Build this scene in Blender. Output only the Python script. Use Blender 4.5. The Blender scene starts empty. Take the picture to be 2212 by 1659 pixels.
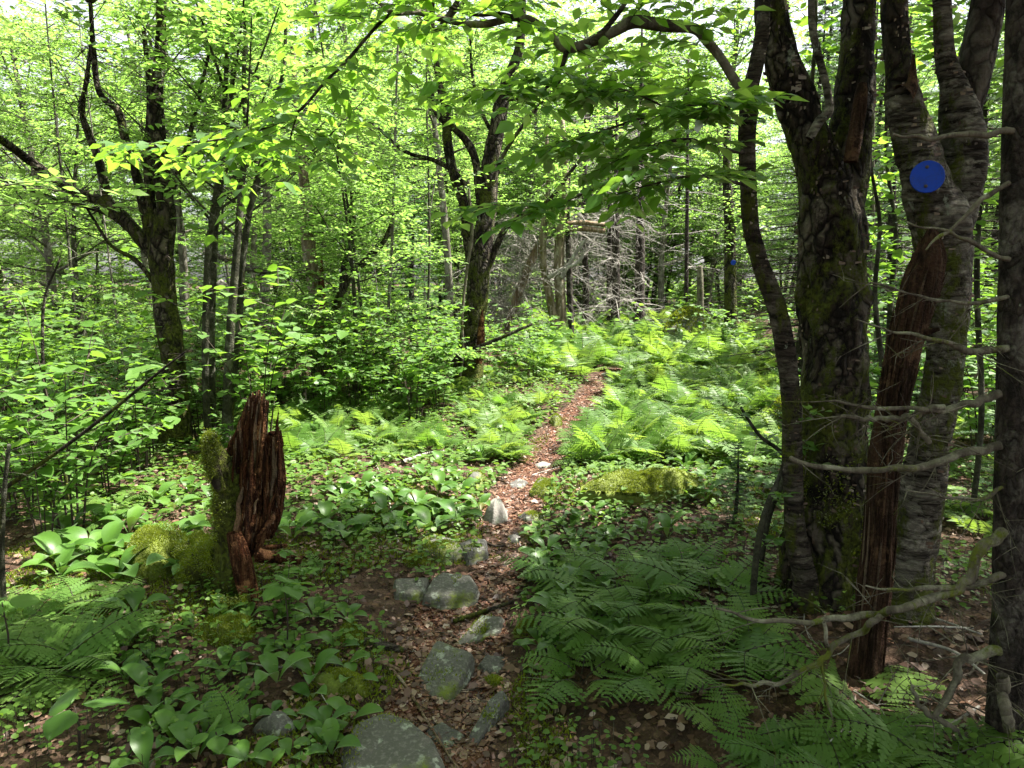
import bpy, math
import numpy as np
R = math.radians
rng = np.random.default_rng(11)
SC = bpy.context.scene

# ------------------------------------------------------------------ camera, sky, sun, exposure
PITCH, F, CZ = R(8.5), 1522.0, 1.55          # F: focal length for a frame 2212 wide
cam = bpy.data.cameras.new('camera'); co = bpy.data.objects.new('camera', cam)
SC.collection.objects.link(co); SC.camera = co
co.location = (0, 0, CZ); co.rotation_euler = (R(90) - PITCH, 0, 0)
cam.sensor_width = 36; cam.lens = 36 * F / 2212; cam.clip_start = .05; cam.clip_end = 1500
SUN_EL, SUN_AZ = R(60), R(76)                # azimuth from straight ahead towards the right
SUN = np.array([math.cos(SUN_EL) * math.sin(SUN_AZ), math.cos(SUN_EL) * math.cos(SUN_AZ), math.sin(SUN_EL)])
W = bpy.data.worlds.new('World'); SC.world = W; W.use_nodes = True
wn = W.node_tree.nodes; bg = wn['Background']
sky = wn.new('ShaderNodeTexSky'); sky.sky_type = 'NISHITA'; sky.sun_disc = False
sky.sun_elevation = SUN_EL; sky.sun_rotation = SUN_AZ; sky.dust_density = 3.0; sky.air_density = 1.0
hz = wn.new('ShaderNodeHueSaturation'); hz.inputs['Saturation'].default_value = .3; W.node_tree.links.new(sky.outputs[0], hz.inputs['Color']); W.node_tree.links.new(hz.outputs[0], bg.inputs[0]); bg.inputs[1].default_value = .075
sl = bpy.data.lights.new('sun', 'SUN'); sl.energy = 5.0; sl.angle = R(.6); sl.color = (1, .95, .86)
so = bpy.data.objects.new('sun', sl); SC.collection.objects.link(so)
so.rotation_euler = (R(90) - SUN_EL, 0, -SUN_AZ + R(180)); so.location = (0, 0, 40)
SC.view_settings.view_transform = 'Standard'; SC.view_settings.look = 'None'
SC.view_settings.exposure = 2.42; SC.view_settings.gamma = 1
cy = SC.cycles
cy.max_bounces = 7; cy.diffuse_bounces = 4; cy.glossy_bounces = 2; cy.transmission_bounces = 5
cy.caustics_reflective = cy.caustics_refractive = False; cy.sample_clamp_indirect = 6
cy.use_denoising = True

# ------------------------------------------------------------------ numeric helpers
def h3(ix, iy, iz, seed):
    n = (ix.astype(np.int64) * 374761393 + iy.astype(np.int64) * 668265263 + iz.astype(np.int64) * 2147483647 + seed * 974634777) & 0xFFFFFFFF
    n = ((n ^ (n >> 13)) * 1274126177) & 0xFFFFFFFF
    n = ((n ^ (n >> 16)) * 2246822519) & 0xFFFFFFFF
    return ((n ^ (n >> 15)) & 0xFFFFFF) / float(0xFFFFFF)
def vnoise(p, seed=0):
    p = np.asarray(p, float); i = np.floor(p); f = p - i; f = f * f * (3 - 2 * f); i = i.astype(np.int64); r = 0
    for a in (0, 1):
        for b in (0, 1):
            for c in (0, 1):
                w = (f[..., 0] if a else 1 - f[..., 0]) * (f[..., 1] if b else 1 - f[..., 1]) * (f[..., 2] if c else 1 - f[..., 2])
                r = r + w * h3(i[..., 0] + a, i[..., 1] + b, i[..., 2] + c, seed)
    return r
def fbm(p, seed=0, o=3):
    p = np.asarray(p, float); a, s, t = 1., 0., 0.
    for k in range(o):
        s = s + a * vnoise(p * 2 ** k, seed + k * 17); t += a; a *= .5
    return s / t                                       # 0..1
def unit(v): return v / np.maximum(np.linalg.norm(v, axis=-1, keepdims=True), 1e-9)
def catmull(P, n):
    P = np.asarray(P, float)
    if len(P) < 3:
        t = np.linspace(0, 1, n + 1)[:, None]; return P[0] * (1 - t) + P[-1] * t
    E = np.vstack([2 * P[0] - P[1], P, 2 * P[-1] - P[-2]]); out = []
    for i in range(1, len(E) - 2):
        t = np.linspace(0, 1, n, endpoint=False)[:, None]; a, b, c, d = E[i - 1], E[i], E[i + 1], E[i + 2]
        out.append(.5 * (2 * b + (c - a) * t + (2 * a - 5 * b + 4 * c - d) * t ** 2 + (3 * b - a - 3 * c + d) * t ** 3))
    return np.vstack(out + [P[-1:]])
UP = np.array([0, 0, 1.])

# ------------------------------------------------------------------ ground shape
def H0(x, y):
    x = np.asarray(x, float); y = np.asarray(y, float)
    t = np.clip((y - 5) / 13., 0, 1); z = .40 * (t * t * (3 - 2 * t)) * 1.05
    z = z + .10 * np.exp(-((x - 1.9) ** 2 / 1.2 + (y - 3.0) ** 2 / 1.0))
    z = z + .16 * np.exp(-((x - .85) ** 2 / .22 + (y - 4.75) ** 2 / .10))
    z = z - .35 * np.clip((-x - 3) / 6., 0, 1) ** 1.5 + .25 * np.clip((x - 3) / 6., 0, 1) ** 1.5
    q = np.stack([x, y, 0 * x], -1)
    return z + .16 * (fbm(q * .45, 3, 2) - .5) + .07 * (fbm(q * 1.9, 5, 2) - .5)
fwd = np.array([0, math.cos(PITCH), -math.sin(PITCH)]); upv = np.array([0, math.sin(PITCH), math.cos(PITCH)])
def ray(px, py): return fwd + np.array([1, 0, 0]) * (px - 1106) / F + upv * (829.5 - py) / F
CAM = np.array([0, 0, CZ])
def at(px, py, Y): d = ray(px, py); return CAM + d * (Y / d[1])
_T = np.concatenate([np.linspace(1, 12, 900), np.linspace(12, 70, 900)])
HF = H0
def gnd(px, py):
    d = ray(px, py); p = CAM + d * _T[:, None]; k = np.argmax(p[:, 2] < HF(p[:, 0], p[:, 1]))
    if k == 0: k = len(_T) - 1
    q = p[k].copy(); q[2] = HF(q[0], q[1]); return q
PATHPX = [(900, 1659, 190), (985, 1500, 140), (965, 1400, 150), (1000, 1320, 120), (1075, 1240, 62), (1088, 1180, 52), (1108, 1100, 72), (1150, 1030, 66), (1195, 970, 58), (1222, 925, 50), (1262, 880, 42), (1285, 845, 34), (1300, 822, 30)]
pp = [gnd(a, b) for a, b, c in PATHPX]
pw = [c * (.76 if b < 1300 else .72) * np.linalg.norm(p - CAM) / F for p, (a, b, c) in zip(pp, PATHPX)]
pp = [np.array([pp[0][0] - .3, 0.2, 0])] + pp + [np.array([pp[-1][0] + .25, pp[-1][1] + .7, 0]), np.array([pp[-1][0] + .9, pp[-1][1] + 1.5, 0])]
pw = [.5] + pw + [.12, .03]
PATH = catmull(np.array([[p[0], p[1], w] for p, w in zip(pp, pw)]), 12)
def pathdist(x, y):
    x = np.asarray(x, float); y = np.asarray(y, float); best = np.full(x.shape, 9.)
    for a, b, w in PATH: best = np.minimum(best, np.hypot(x - a, y - b) - w)
    return best
def H(x, y):
    d = pathdist(x, y); return H0(x, y) - .05 * np.clip((.12 - d) / .3, 0, 1)
HF = H
def scr(P):                                              # world -> the 2212 frame
    v = P - CAM; z = v @ fwd; return 1106 + F * v[..., 0] / z, 829.5 - F * (v @ upv) / z, z

# chosen sun patches; crowns, mostly out of view, are thinned to light them: 1 = open canopy above, 0 = closed canopy above
LIT = [(gnd(1440, 880), 1.9, 1.7, 1.0), (gnd(1190, 960), .9, 1.8, 1.0), (gnd(860, 985), 1.3, .9, .75), (gnd(1380, 1045), .95, .5, 1.),
       (gnd(1075, 1105), .35, .3, .9), (gnd(1450, 740), 4.0, 2.8, 1.0), (gnd(1000, 880), 1.5, 1.2, .55), (gnd(380, 1080), .7, .45, .55), (gnd(1030, 1190), .3, .2, .4), (np.array([-1.0, 2.4, 0]), 1.5, .9, .62)]
def sunny(P):
    g = P[..., :2] - SUN[:2] / SUN[2] * P[..., 2:3]
    x, y = g[..., 0], g[..., 1]
    L = np.where(y > 10.5, .85, .04 + .66 * np.clip((y - 4.6) / 3, 0, 1) + .22 * np.clip((-x - 1.4) / 1.2, 0, 1))
    for c, a, b, s in LIT:
        d = np.sqrt(((x - c[0]) / a) ** 2 + ((y - c[1]) / b) ** 2); L = np.maximum(L, s * np.clip((1.25 - d) / .4, 0, 1))
    n = fbm(np.stack([x, y, 0 * x], -1) * 2.2, 44, 2)
    return np.clip(L + .22 * np.clip((n - .6) / .1, 0, 1), 0, 1)
def canopy(P): return 1 - sunny(P)

# ------------------------------------------------------------------ mesh helpers
class MB:
    def __init__(s): s.v, s.f, s.var, s.n = [], [], [], 0
    def add(s, v, f, mat=0, var=None):
        v = np.asarray(v, float).reshape(-1, 3); f = np.asarray(f, int)
        s.v.append(v); s.f.append((f + s.n, mat)); s.var.append(np.full(len(v), .5) if var is None else np.broadcast_to(var, (len(v),))); s.n += len(v)
    def mesh(s, name, mats, origin=(0, 0, 0), smooth=True):
        me = bpy.data.meshes.new(name)
        for m in mats: me.materials.append(m)
        v = np.vstack(s.v) - np.asarray(origin, float)
        loops = np.concatenate([f.ravel() for f, m in s.f]); tot = np.concatenate([np.full(len(f), f.shape[1]) for f, m in s.f])
        mi = np.concatenate([np.full(len(f), m) for f, m in s.f]); st = np.concatenate([[0], np.cumsum(tot)[:-1]])
        me.vertices.add(len(v)); me.vertices.foreach_set('co', v.astype(np.float32).ravel())
        me.loops.add(len(loops)); me.loops.foreach_set('vertex_index', loops.astype(np.int32))
        me.polygons.add(len(tot)); me.polygons.foreach_set('loop_start', st.astype(np.int32))
        me.polygons.foreach_set('material_index', mi.astype(np.int32))
        me.polygons.foreach_set('use_smooth', np.full(len(tot), smooth, bool))
        a = me.attributes.new('var', 'FLOAT', 'POINT'); a.data.foreach_set('value', np.concatenate(s.var).astype(np.float32))
        me.update(calc_edges=True)
        return me
    def build(s, name, mats, parent=None, smooth=True):
        o = parent.location if parent is not None else (0, 0, 0)
        if parent is not None and parent.parent is not None: o = parent.location + parent.parent.location
        return link(name, s.mesh(name, mats, o, smooth), parent)
def link(name, me, parent=None):
    o = bpy.data.objects.new(name, me); SC.collection.objects.link(o)
    if parent is not None: o.parent = parent
    return o
def tag(o, label=None, cat=None, group=None, kind=None):
    for k, v in (('label', label), ('category', cat), ('group', group), ('kind', kind)):
        if v: o[k] = v
    return o
def thing(name, loc, label, cat, group=None):
    o = bpy.data.objects.new(name, None); SC.collection.objects.link(o); o.location = loc; o.empty_display_size = .1
    return tag(o, label, cat, group)
def copy_tree(o, parent=None):
    c = o.copy(); SC.collection.objects.link(c)
    if parent is not None: c.parent = parent
    for ch in list(o.children): copy_tree(ch, c)
    return c
def inst_mesh(name, mesh, loc, rz, sc, label, cat, group, tilt=(0, 0)):
    o = link(name, mesh); o.location = loc; o.rotation_euler = (tilt[0], tilt[1], rz); o.scale = (sc, sc, sc); return tag(o, label, cat, group)

def tube(mb, P, rad, sides=8, mat=0, lump=0., lf=6., seed=0, ell=None, var=None, tip=True, fib=0.):
    P = np.asarray(P, float); rad = np.broadcast_to(np.asarray(rad, float), (len(P),)); k = len(P)
    T = unit(np.gradient(P, axis=0)); n = np.cross(T[0], [0.31, .95, .05]); n = n / np.linalg.norm(n); Ns = []
    for i in range(k):
        n = n - T[i] * (n @ T[i]); n = n / np.linalg.norm(n); Ns.append(n)
    Ns = np.array(Ns); Bs = np.cross(T, Ns)
    if ell is not None:                                    # fixed cross-section axes: x wide, y thin
        Ns = unit(np.array([1., 0, 0]) - T * T[:, :1]); Bs = np.cross(T, Ns)
    a = np.linspace(0, 2 * np.pi, sides, endpoint=False); ca, sa = np.cos(a), np.sin(a)
    e = 1. if ell is None else ell
    D = Ns[:, None] * ca[None, :, None] + e * Bs[:, None] * sa[None, :, None]
    rr = rad[:, None] * np.ones((1, sides))
    if lump:
        q = (P[:, None] + D * rad[:, None, None]) * lf; q = q * np.array([1, 1, .4]); rr = rr * (1 + lump * 2 * (fbm(q, seed, 3) - .5))
    if fib:                                                # fibres along the grain
        s = np.cumsum(np.r_[0, np.linalg.norm(np.diff(P, axis=0), axis=1)])
        q = np.stack([np.broadcast_to(ca * 4.5, (k, sides)), np.broadcast_to(sa * 4.5, (k, sides)), np.broadcast_to(s[:, None] * 3, (k, sides))], -1)
        rr = rr * (1 + fib * 2 * (fbm(q, seed + 9, 3) - .5))
    V = P[:, None] + D * rr[..., None]
    i = np.arange(k - 1)[:, None] * sides; j = np.arange(sides)[None]; jn = (j + 1) % sides
    f = np.stack([i + j, i + jn, i + sides + jn, i + sides + j], -1).reshape(-1, 4)
    vv = .5 if var is None else var
    n0 = mb.n; mb.add(V.reshape(-1, 3), f, mat, vv)
    if tip:
        mb.add([P[-1] + T[-1] * rad[-1] * .4], np.zeros((0, 3), int), mat, vv)
        mb.f.append((np.stack([n0 + (k - 1) * sides + np.arange(sides), n0 + (k - 1) * sides + (np.arange(sides) + 1) % sides, np.full(sides, mb.n - 1)], -1), mat))
    return V
def tubes(mb, P, rad, sides=3, mat=0, var=None):           # many thin twigs at once: P (N,k,3), rad (N,k)
    P = np.asarray(P, float); N, k = P.shape[:2]; rad = np.broadcast_to(rad, (N, k))
    T = unit(np.gradient(P, axis=1)); ref = np.where(np.abs(T[..., 2:3]) > .85, np.array([1., 0, 0]), UP); A = unit(np.cross(T, ref)); B = np.cross(T, A)
    a = np.linspace(0, 2 * np.pi, sides, endpoint=False)
    V = P[:, :, None] + (A[:, :, None] * np.cos(a)[None, None, :, None] + B[:, :, None] * np.sin(a)[None, None, :, None]) * rad[:, :, None, None]
    i = np.arange(k - 1)[:, None] * sides; j = np.arange(sides)[None]; jn = (j + 1) % sides
    f = np.stack([i + j, i + jn, i + sides + jn, i + sides + j], -1).reshape(-1, 4)
    f = (f[None] + (np.arange(N) * k * sides)[:, None, None]).reshape(-1, 4)
    mb.add(V.reshape(-1, 3), f, mat, None if var is None else np.repeat(var, k * sides))

LEAF = (np.array([[0, 0, 0], [.2, .22, .05], [.27, .5, .055], [0, 1, -.10], [-.27, .5, .055], [-.2, .22, .05], [0, .45, .0]]), np.array([[0, 1, 2, 6], [6, 2, 3, 3], [0, 6, 4, 5], [6, 3, 3, 4]]))
LEAF = (LEAF[0], [np.array([[0, 1, 2, 6], [0, 6, 4, 5]]), np.array([[6, 2, 3], [6, 3, 4]])])
ROUND = (np.array([[0, 0, 0], [.3, .04, .03], [.44, .34, .05], [.28, .75, .03], [0, 1.02, -.10], [-.28, .75, .03], [-.44, .34, .05], [-.3, .04, .03], [0, .4, -.01]]), [np.array([[0, 1, 2, 8], [8, 2, 3, 4], [8, 4, 5, 6], [0, 8, 6, 7]])])
def _pinna(n=7, w=.135):
    u = np.linspace(0, 1, n + 1); V = [[0, k, -.10 * k * k] for k in u]; f = []
    for sd in (1, -1):
        for k in range(n):
            a = w * (1.08 - u[k]) ** .8 * min(1, .55 + u[k] * 5); b = len(V); V += [[sd * a, u[k] + .07, -.1 * u[k] ** 2 - .01], [sd * a * .72, u[k] + .155, -.1 * u[k] ** 2 - .015]]
            f.append([k, b, b + 1, k + 1] if sd > 0 else [k, k + 1, b + 1, b])
    return np.array(V), [np.array(f)]
PINNA = _pinna(7, .165)
DRY = (np.array([[0, 0, .1], [.25, .2, .0], [.3, .6, .12], [.03, 1, .0], [-.3, .62, .16], [-.24, .2, .03]]), [np.array([[0, 1, 2, 3], [0, 3, 4, 5]])])
CHIP = (np.array([[-.25, 0, 0], [.25, .1, 0], [.3, 1, .05], [-.2, .85, .02]]), [np.array([[0, 1, 2, 3]])])
def put(mb, tmpl, pos, d, nrm, size, mat=0, var=None, wide=1.):
    tv, tf = tmpl; N = len(pos)
    if not N: return
    y = unit(np.asarray(d, float)); x = unit(np.cross(y, nrm)); z = np.cross(x, y)
    M = np.stack([x * wide, y, z], 1) * np.asarray(size).reshape(-1, 1, 1) if np.ndim(size) else np.stack([x * wide, y, z], 1) * size
    V = (np.einsum('mk,nkj->nmj', tv, M) + pos[:, None]).reshape(-1, 3); off = (np.arange(N) * len(tv))[:, None, None]
    if var is None: var = rng.random(N)
    vv = np.repeat(var, len(tv))
    n0 = mb.n; mb.add(V, (tf[0][None] + off).reshape(-1, tf[0].shape[1]), mat, vv)
    for f in tf[1:]: mb.f.append(((f[None] + off).reshape(-1, f.shape[1]) + n0, mat))
def gauss(n, s=1.): return rng.normal(size=(n, 3)) * s
def U(n, a=0., b=1.): return rng.uniform(a, b, n)

def sprays(mb, base, dirs, L, per=8, leaf=.075, side=4, tw=.003, ml=0, mt=1, mask=None, droop=.12, tmpl=LEAF, flat=.33, wide=1.):
    base = np.asarray(base, float); dirs = unit(np.asarray(dirs, float)); L = np.broadcast_to(np.asarray(L, float), (len(base),))
    if mask is not None:
        k = U(len(base)) < mask(base); base, dirs, L = base[k], dirs[k], L[k]
    perp = unit(np.cross(dirs, UP) + 1e-6); B, D, LL = [base], [dirs], [L]
    for j in range(side):
        t = (j + .8 + U(len(base), -.2, .2)) / (side + .6); s = 1 if j % 2 else -1
        B.append(base + dirs * (L * t)[:, None] - UP * (droop * L * t * t)[:, None])
        D.append(unit(dirs * .7 + perp * s * .75 + gauss(len(base), .12))); LL.append(L * (.62 - .3 * t) * U(len(base), .8, 1.2))
    B, D, LL = np.vstack(B), np.vstack(D), np.concatenate(LL)
    t = np.linspace(0, 1, 4); TP = B[:, None] + D[:, None] * (LL[:, None] * t)[..., None] - UP * (droop * LL[:, None] * t ** 2)[..., None]
    if tw: tubes(mb, TP, tw * np.array([1, .75, .5, .25]), 3, mt)
    perp = unit(np.cross(D, UP) + 1e-6)
    for j in range(per):
        t = (j + .5 + U(len(B), -.25, .25)) / per if j < per - 1 else np.ones(len(B)); s = 1 if j % 2 else -1
        P = B + D * (LL * t)[:, None] - UP * (droop * LL * t * t)[:, None]
        if mask is not None:
            k = U(len(B)) < .15 + .85 * mask(P)
        else: k = U(len(B)) < .93
        ld = D * (.75 if j < per - 1 else 1.5) + perp * s * .9 + gauss(len(B), .22) - UP * U(len(B), .0, .4)[:, None]
        nr = UP + gauss(len(B), flat)
        put(mb, tmpl, P[k], ld[k], nr[k], leaf * U(k.sum(), .6, 1.15), ml, wide=wide)

# ------------------------------------------------------------------ materials
class G:
    def __init__(s, name):
        s.m = bpy.data.materials.new(name); s.m.use_nodes = True; s.t = s.m.node_tree; s.t.nodes.clear()
    def n(s, typ, i=None, **kw):
        x = s.t.nodes.new('ShaderNode' + typ)
        for k, v in kw.items(): setattr(x, k, v)
        for k, v in (i or {}).items():
            if isinstance(v, bpy.types.NodeSocket): s.t.links.new(v, x.inputs[k])
            else: x.inputs[k].default_value = v
        return x
    def math(s, op, a, b=0., c=0., clamp=False): return s.n('Math', {0: a, 1: b, 2: c}, operation=op, use_clamp=clamp).outputs[0]
    def mix(s, f, a, b):
        c4 = lambda c: c if isinstance(c, bpy.types.NodeSocket) else (*c, 1)
        return s.n('Mix', {0: f, 6: c4(a), 7: c4(b)}, data_type='RGBA').outputs[2]
    def noise(s, sc, vec=None, det=4., rough=.6):
        i = {'Scale': sc, 'Detail': det, 'Roughness': rough}
        if vec is not None: i['Vector'] = vec
        return s.n('TexNoise', i).outputs[0]
    def step(s, v, a, b): return s.n('MapRange', {0: v, 1: a, 2: b, 3: 0., 4: 1.}).outputs[0]
    def obj(s, sc=(1, 1, 1)):
        return s.n('Mapping', {0: s.n('TexCoord').outputs['Object'], 3: sc}).outputs[0]
    def attr(s): return s.n('Attribute', attribute_name='var').outputs['Fac']
    def rand(s): return s.n('ObjectInfo').outputs['Random']
    def out(s, sh): s.t.links.new(sh, s.n('OutputMaterial').inputs[0]); return s.m
    def bump(s, h, st=.4, d=.02): return s.n('Bump', {'Height': h, 'Strength': st, 'Distance': d}).outputs[0]
    def pbr(s, col, rough=.85, bump=None, spec=.3):
        i = {'Base Color': col if isinstance(col, bpy.types.NodeSocket) else (*col, 1), 'Roughness': rough, 'Specular IOR Level': spec}
        if bump is not None: i['Normal'] = bump
        return s.out(s.n('BsdfPrincipled', i).outputs[0])
def leafmat(name, a, b, ta, tb, gloss=.35, rough=.42, tr=.5, rw=.3):
    g = G(name); f = g.math('ADD', g.math('MULTIPLY', g.attr(), 1 - rw), g.math('MULTIPLY', g.rand(), rw))
    big = g.noise(1.1, g.n('TexCoord').outputs['Object'], 2.); f = g.math('ADD', f, g.math('MULTIPLY', g.math('SUBTRACT', big, .5), .5), clamp=True)
    d = g.n('BsdfDiffuse', {0: g.mix(f, a, b)}).outputs[0]; t = g.n('BsdfTranslucent', {0: g.mix(f, ta, tb)}).outputs[0]
    m = g.n('MixShader', {0: tr, 1: d, 2: t}).outputs[0]
    fr = g.math('MULTIPLY', g.n('Fresnel', {0: 1.42}).outputs[0], gloss)
    return g.out(g.n('MixShader', {0: fr, 1: m, 2: g.n('BsdfGlossy', {0: (1, 1, 1, 1), 1: rough}).outputs[0]}).outputs[0])
def barkmat(name, base, dark, light, moss=.3, lichen=.2, mosscol=((.045, .065, .010), (.13, .14, .02)), stretch=(9, 9, 1.8), horiz=False, bump=1., plates=0., psc=(16, 16, 7)):
    g = G(name); v = g.obj((5, 5, 30) if horiz else stretch)
    wv = g.n('TexNoise', {'Vector': g.obj(), 'Scale': 6., 'Detail': 3.}).outputs[1]
    n1 = g.noise(2.2, v, 7., .7); n2 = g.noise(6.5, g.obj((1, 1, 2.2) if horiz else (1, 1, .7)), 5., .65); n3 = g.noise(3.3, g.obj((1.3, 1.3, .8)), 6., .72); n4 = g.noise(45., g.obj(), 4., .7)
    c = g.mix(g.step(n1, .42, .58), dark, base); c = g.mix(g.math('MULTIPLY', g.step(n2, .52, .60), g.step(n4, .3, .55)), c, light)
    h = g.math('ADD', n1, g.math('MULTIPLY', n4, .5))
    if plates:
        pv = g.n('VectorMath', {0: g.obj(psc), 1: g.n('VectorMath', {0: wv, 'Scale': 2.8}, operation='SCALE').outputs[0]}, operation='ADD').outputs[0]
        vo = g.n('TexVoronoi', {'Vector': pv, 'Scale': 1.}, feature='DISTANCE_TO_EDGE').outputs[0]; vc = g.n('SeparateXYZ', {0: g.n('TexVoronoi', {'Vector': pv, 'Scale': 1.}).outputs['Color']}).outputs[0]
        c = g.mix(g.math('MULTIPLY', g.step(vc, .62, .75), .75 * plates), c, light); c = g.mix(g.math('MULTIPLY', g.math('SUBTRACT', 1., g.step(vo, .02, .16)), plates), c, tuple(.5 * q for q in dark)); h = g.math('ADD', h, g.math('MULTIPLY', g.step(vo, 0., .25), .9 * plates))
    lm = g.math('MULTIPLY', g.step(n3, .57 + .14 * (1 - lichen), .60 + .14 * (1 - lichen)), g.step(n4, .38, .52))
    c = g.mix(lm, c, g.mix(n4, (.16, .19, .13), (.42, .44, .36)))
    z = g.n('SeparateXYZ', {0: g.n('TexCoord').outputs['Object']}).outputs[2]
    mz = g.math('SUBTRACT', g.noise(2.6, g.obj((1.6, 1.6, .9)), 7., .74), g.math('MULTIPLY', g.math('MINIMUM', z, 3.), .035))
    mm = g.math('MULTIPLY', g.step(mz, .60 - .26 * moss, .66 - .26 * moss), g.step(n4, .3, .5))
    c = g.mix(mm, c, g.mix(g.noise(9., g.obj()), *mosscol))
    h = g.math('ADD', h, g.math('MULTIPLY', mm, .5))
    return g.pbr(c, .9, g.bump(h, bump, .05), .15)

ML = {}
ML['canopy'] = leafmat('canopy_leaf', (.07, .14, .018), (.12, .20, .032), (.24, .48, .05), (.42, .67, .14), .3, .45, .56)
ML['near'] = leafmat('overhanging_leaf', (.05, .13, .02), (.075, .18, .03), (.20, .43, .025), (.36, .58, .06), .25, .45, .55)
ML['shrub'] = leafmat('shrub_leaf', (.055, .13, .022), (.10, .19, .034), (.16, .35, .02), (.28, .48, .05), .3)
ML['fern'] = leafmat('fern_leaf', (.05, .125, .02), (.135, .215, .05), (.14, .31, .025), (.34, .46, .06), .25, rw=.6)
ML['lily'] = leafmat('lily_leaf', (.04, .105, .016), (.08, .165, .022), (.07, .19, .01), (.15, .30, .018), .5, .4, .4)
ML['cover'] = leafmat('cover_leaf', (.055, .125, .02), (.12, .205, .032), (.12, .26, .015), (.22, .36, .025), .3)
ML['fir'] = leafmat('fir_needle', (.018, .05, .018), (.04, .085, .03), (.03, .08, .015), (.05, .12, .02), .3)
ML['yew'] = leafmat('soft_needle', (.03, .09, .025), (.06, .14, .035), (.05, .15, .02), (.08, .2, .03), .3)
ML['moss'] = leafmat('moss_tuft', (.085, .125, .010), (.20, .235, .018), (.13, .18, .01), (.26, .31, .02), .1, .7, .4)
def drymat(name, ramp, tr=.2):
    g = G(name); f = g.math('FRACT', g.math('ADD', g.attr(), g.math('MULTIPLY', g.noise(40., g.n('TexCoord').outputs['Object']), .12)))
    r = g.n('ValToRGB', {0: f}); e = r.color_ramp.elements
    for k, (p, c) in enumerate(ramp):
        x = e[k] if k < 2 else e.new(p); x.position = p; x.color = (*c, 1)
    d = g.n('BsdfDiffuse', {0: r.outputs[0]}).outputs[0]; t = g.n('BsdfTranslucent', {0: r.outputs[0]}).outputs[0]
    m = g.n('MixShader', {0: tr, 1: d, 2: t}).outputs[0]
    return g.out(g.n('MixShader', {0: .04, 1: m, 2: g.n('BsdfGlossy', {1: .5}).outputs[0]}).outputs[0])
MDRY = drymat('dry_leaf', [(0, (.035, .018, .012)), (.35, (.085, .042, .026)), (.6, (.14, .075, .045)), (.86, (.2, .13, .09)), (1, (.32, .25, .20))])
MCHIP = drymat('path_crumb', [(0, (.03, .013, .009)), (.35, (.09, .035, .021)), (.6, (.145, .06, .034)), (.88, (.20, .10, .06)), (1, (.30, .20, .13))], .1)
MB_MOSSY = barkmat('mossy_bark', (.06, .046, .034), (.012, .009, .007), (.17, .145, .11), .62, .5, plates=.9)
MB_DARK = barkmat('dark_bark', (.055, .043, .034), (.014, .011, .009), (.13, .115, .09), .4, .6, plates=.6)
MB_SAP = barkmat('sapling_bark', (.06, .06, .038), (.025, .025, .017), (.13, .13, .10), .2, .35, stretch=(6, 6, 5))
MB_STUMP = barkmat('lichened_rotten_bark', (.075, .06, .042), (.022, .016, .012), (.17, .17, .13), .95, .8, plates=.35)
MB_BIRCH = barkmat('birch_bark', (.15, .13, .105), (.016, .011, .008), (.36, .33, .27), .55, .95, horiz=True, plates=.45, psc=(7, 7, 24))
MB_BIRCHD = barkmat('dark_birch_bark', (.075, .058, .045), (.013, .010, .008), (.19, .165, .13), .4, .45, horiz=True, plates=.3, psc=(8, 8, 34))
MB_PALE = barkmat('pale_wood_bark', (.17, .16, .13), (.08, .07, .055), (.28, .265, .23), .15, .5, stretch=(6, 6, 3), bump=.5)
MB_YELLOW = barkmat('mossy_pale_bark', (.27, .22, .155), (.12, .09, .06), (.38, .34, .27), .35, .5, mosscol=((.11, .11, .015), (.22, .19, .03)))
MB_SPRUCE = barkmat('spruce_bark', (.065, .05, .042), (.015, .012, .010), (.15, .135, .115), .2, .55, stretch=(12, 12, 6), plates=.3, psc=(44, 44, 22))
MB_GREY = barkmat('grey_twig', (.30, .28, .25), (.17, .155, .14), (.42, .40, .37), .05, .4, bump=.3)
MB_DEADB = barkmat('lichened_dead_branch', (.13, .115, .085), (.055, .045, .035), (.2, .19, .14), .3, .45, bump=.4)
MB_TWIG = barkmat('live_twig', (.055, .042, .032), (.025, .02, .016), (.1, .09, .07), .1, .2, bump=.2)
MB_TAN = barkmat('bare_tan_wood', (.30, .21, .14), (.13, .085, .055), (.38, .31, .24), .05, .1, stretch=(18, 18, 1.2))
MB_LOG = barkmat('weathered_wood', (.20, .185, .16), (.07, .06, .05), (.29, .27, .24), .12, .2, stretch=(4, 22, 22))
def woodmat(name, cols, moss=0.):
    g = G(name); n1 = g.noise(2.4, g.obj((16, 16, 1.4)), 7., .75); n2 = g.noise(7., g.obj(), 6., .7); n3 = g.noise(60., g.obj((1, 1, .16)), 4., .7); n5 = g.noise(90., g.obj(), 3.); a = g.attr()
    c = g.mix(g.step(n1, .42, .58), cols[0], cols[1]); c = g.mix(g.math('MULTIPLY', g.step(g.math('ADD', n2, g.math('MULTIPLY', a, .16)), .62, .68), .9), c, cols[2]); c = g.mix(g.math('MULTIPLY', g.step(n3, .5, .62), .5), c, cols[3])
    c = g.mix(g.math('MULTIPLY', g.step(a, .74, .95), .75), c, cols[4]); c = g.mix(g.math('MULTIPLY', g.math('SUBTRACT', 1., g.step(a, .05, .34)), .7), c, cols[0]); c = g.mix(g.math('MULTIPLY', g.step(n5, .52, .66), .4), c, cols[0])
    return g.pbr(c, .95, g.bump(g.math('ADD', g.math('ADD', n1, n5), n3), 1., .03), .08)
MW_ROT = woodmat('rotten_red_wood', ((.014, .006, .004), (.095, .034, .016), (.40, .19, .09), (.24, .12, .06), (.27, .20, .14)))
MW_SNAG = woodmat('bare_brown_snag', ((.02, .012, .008), (.072, .038, .024), (.14, .08, .045), (.10, .065, .042), (.17, .13, .095)))
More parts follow.
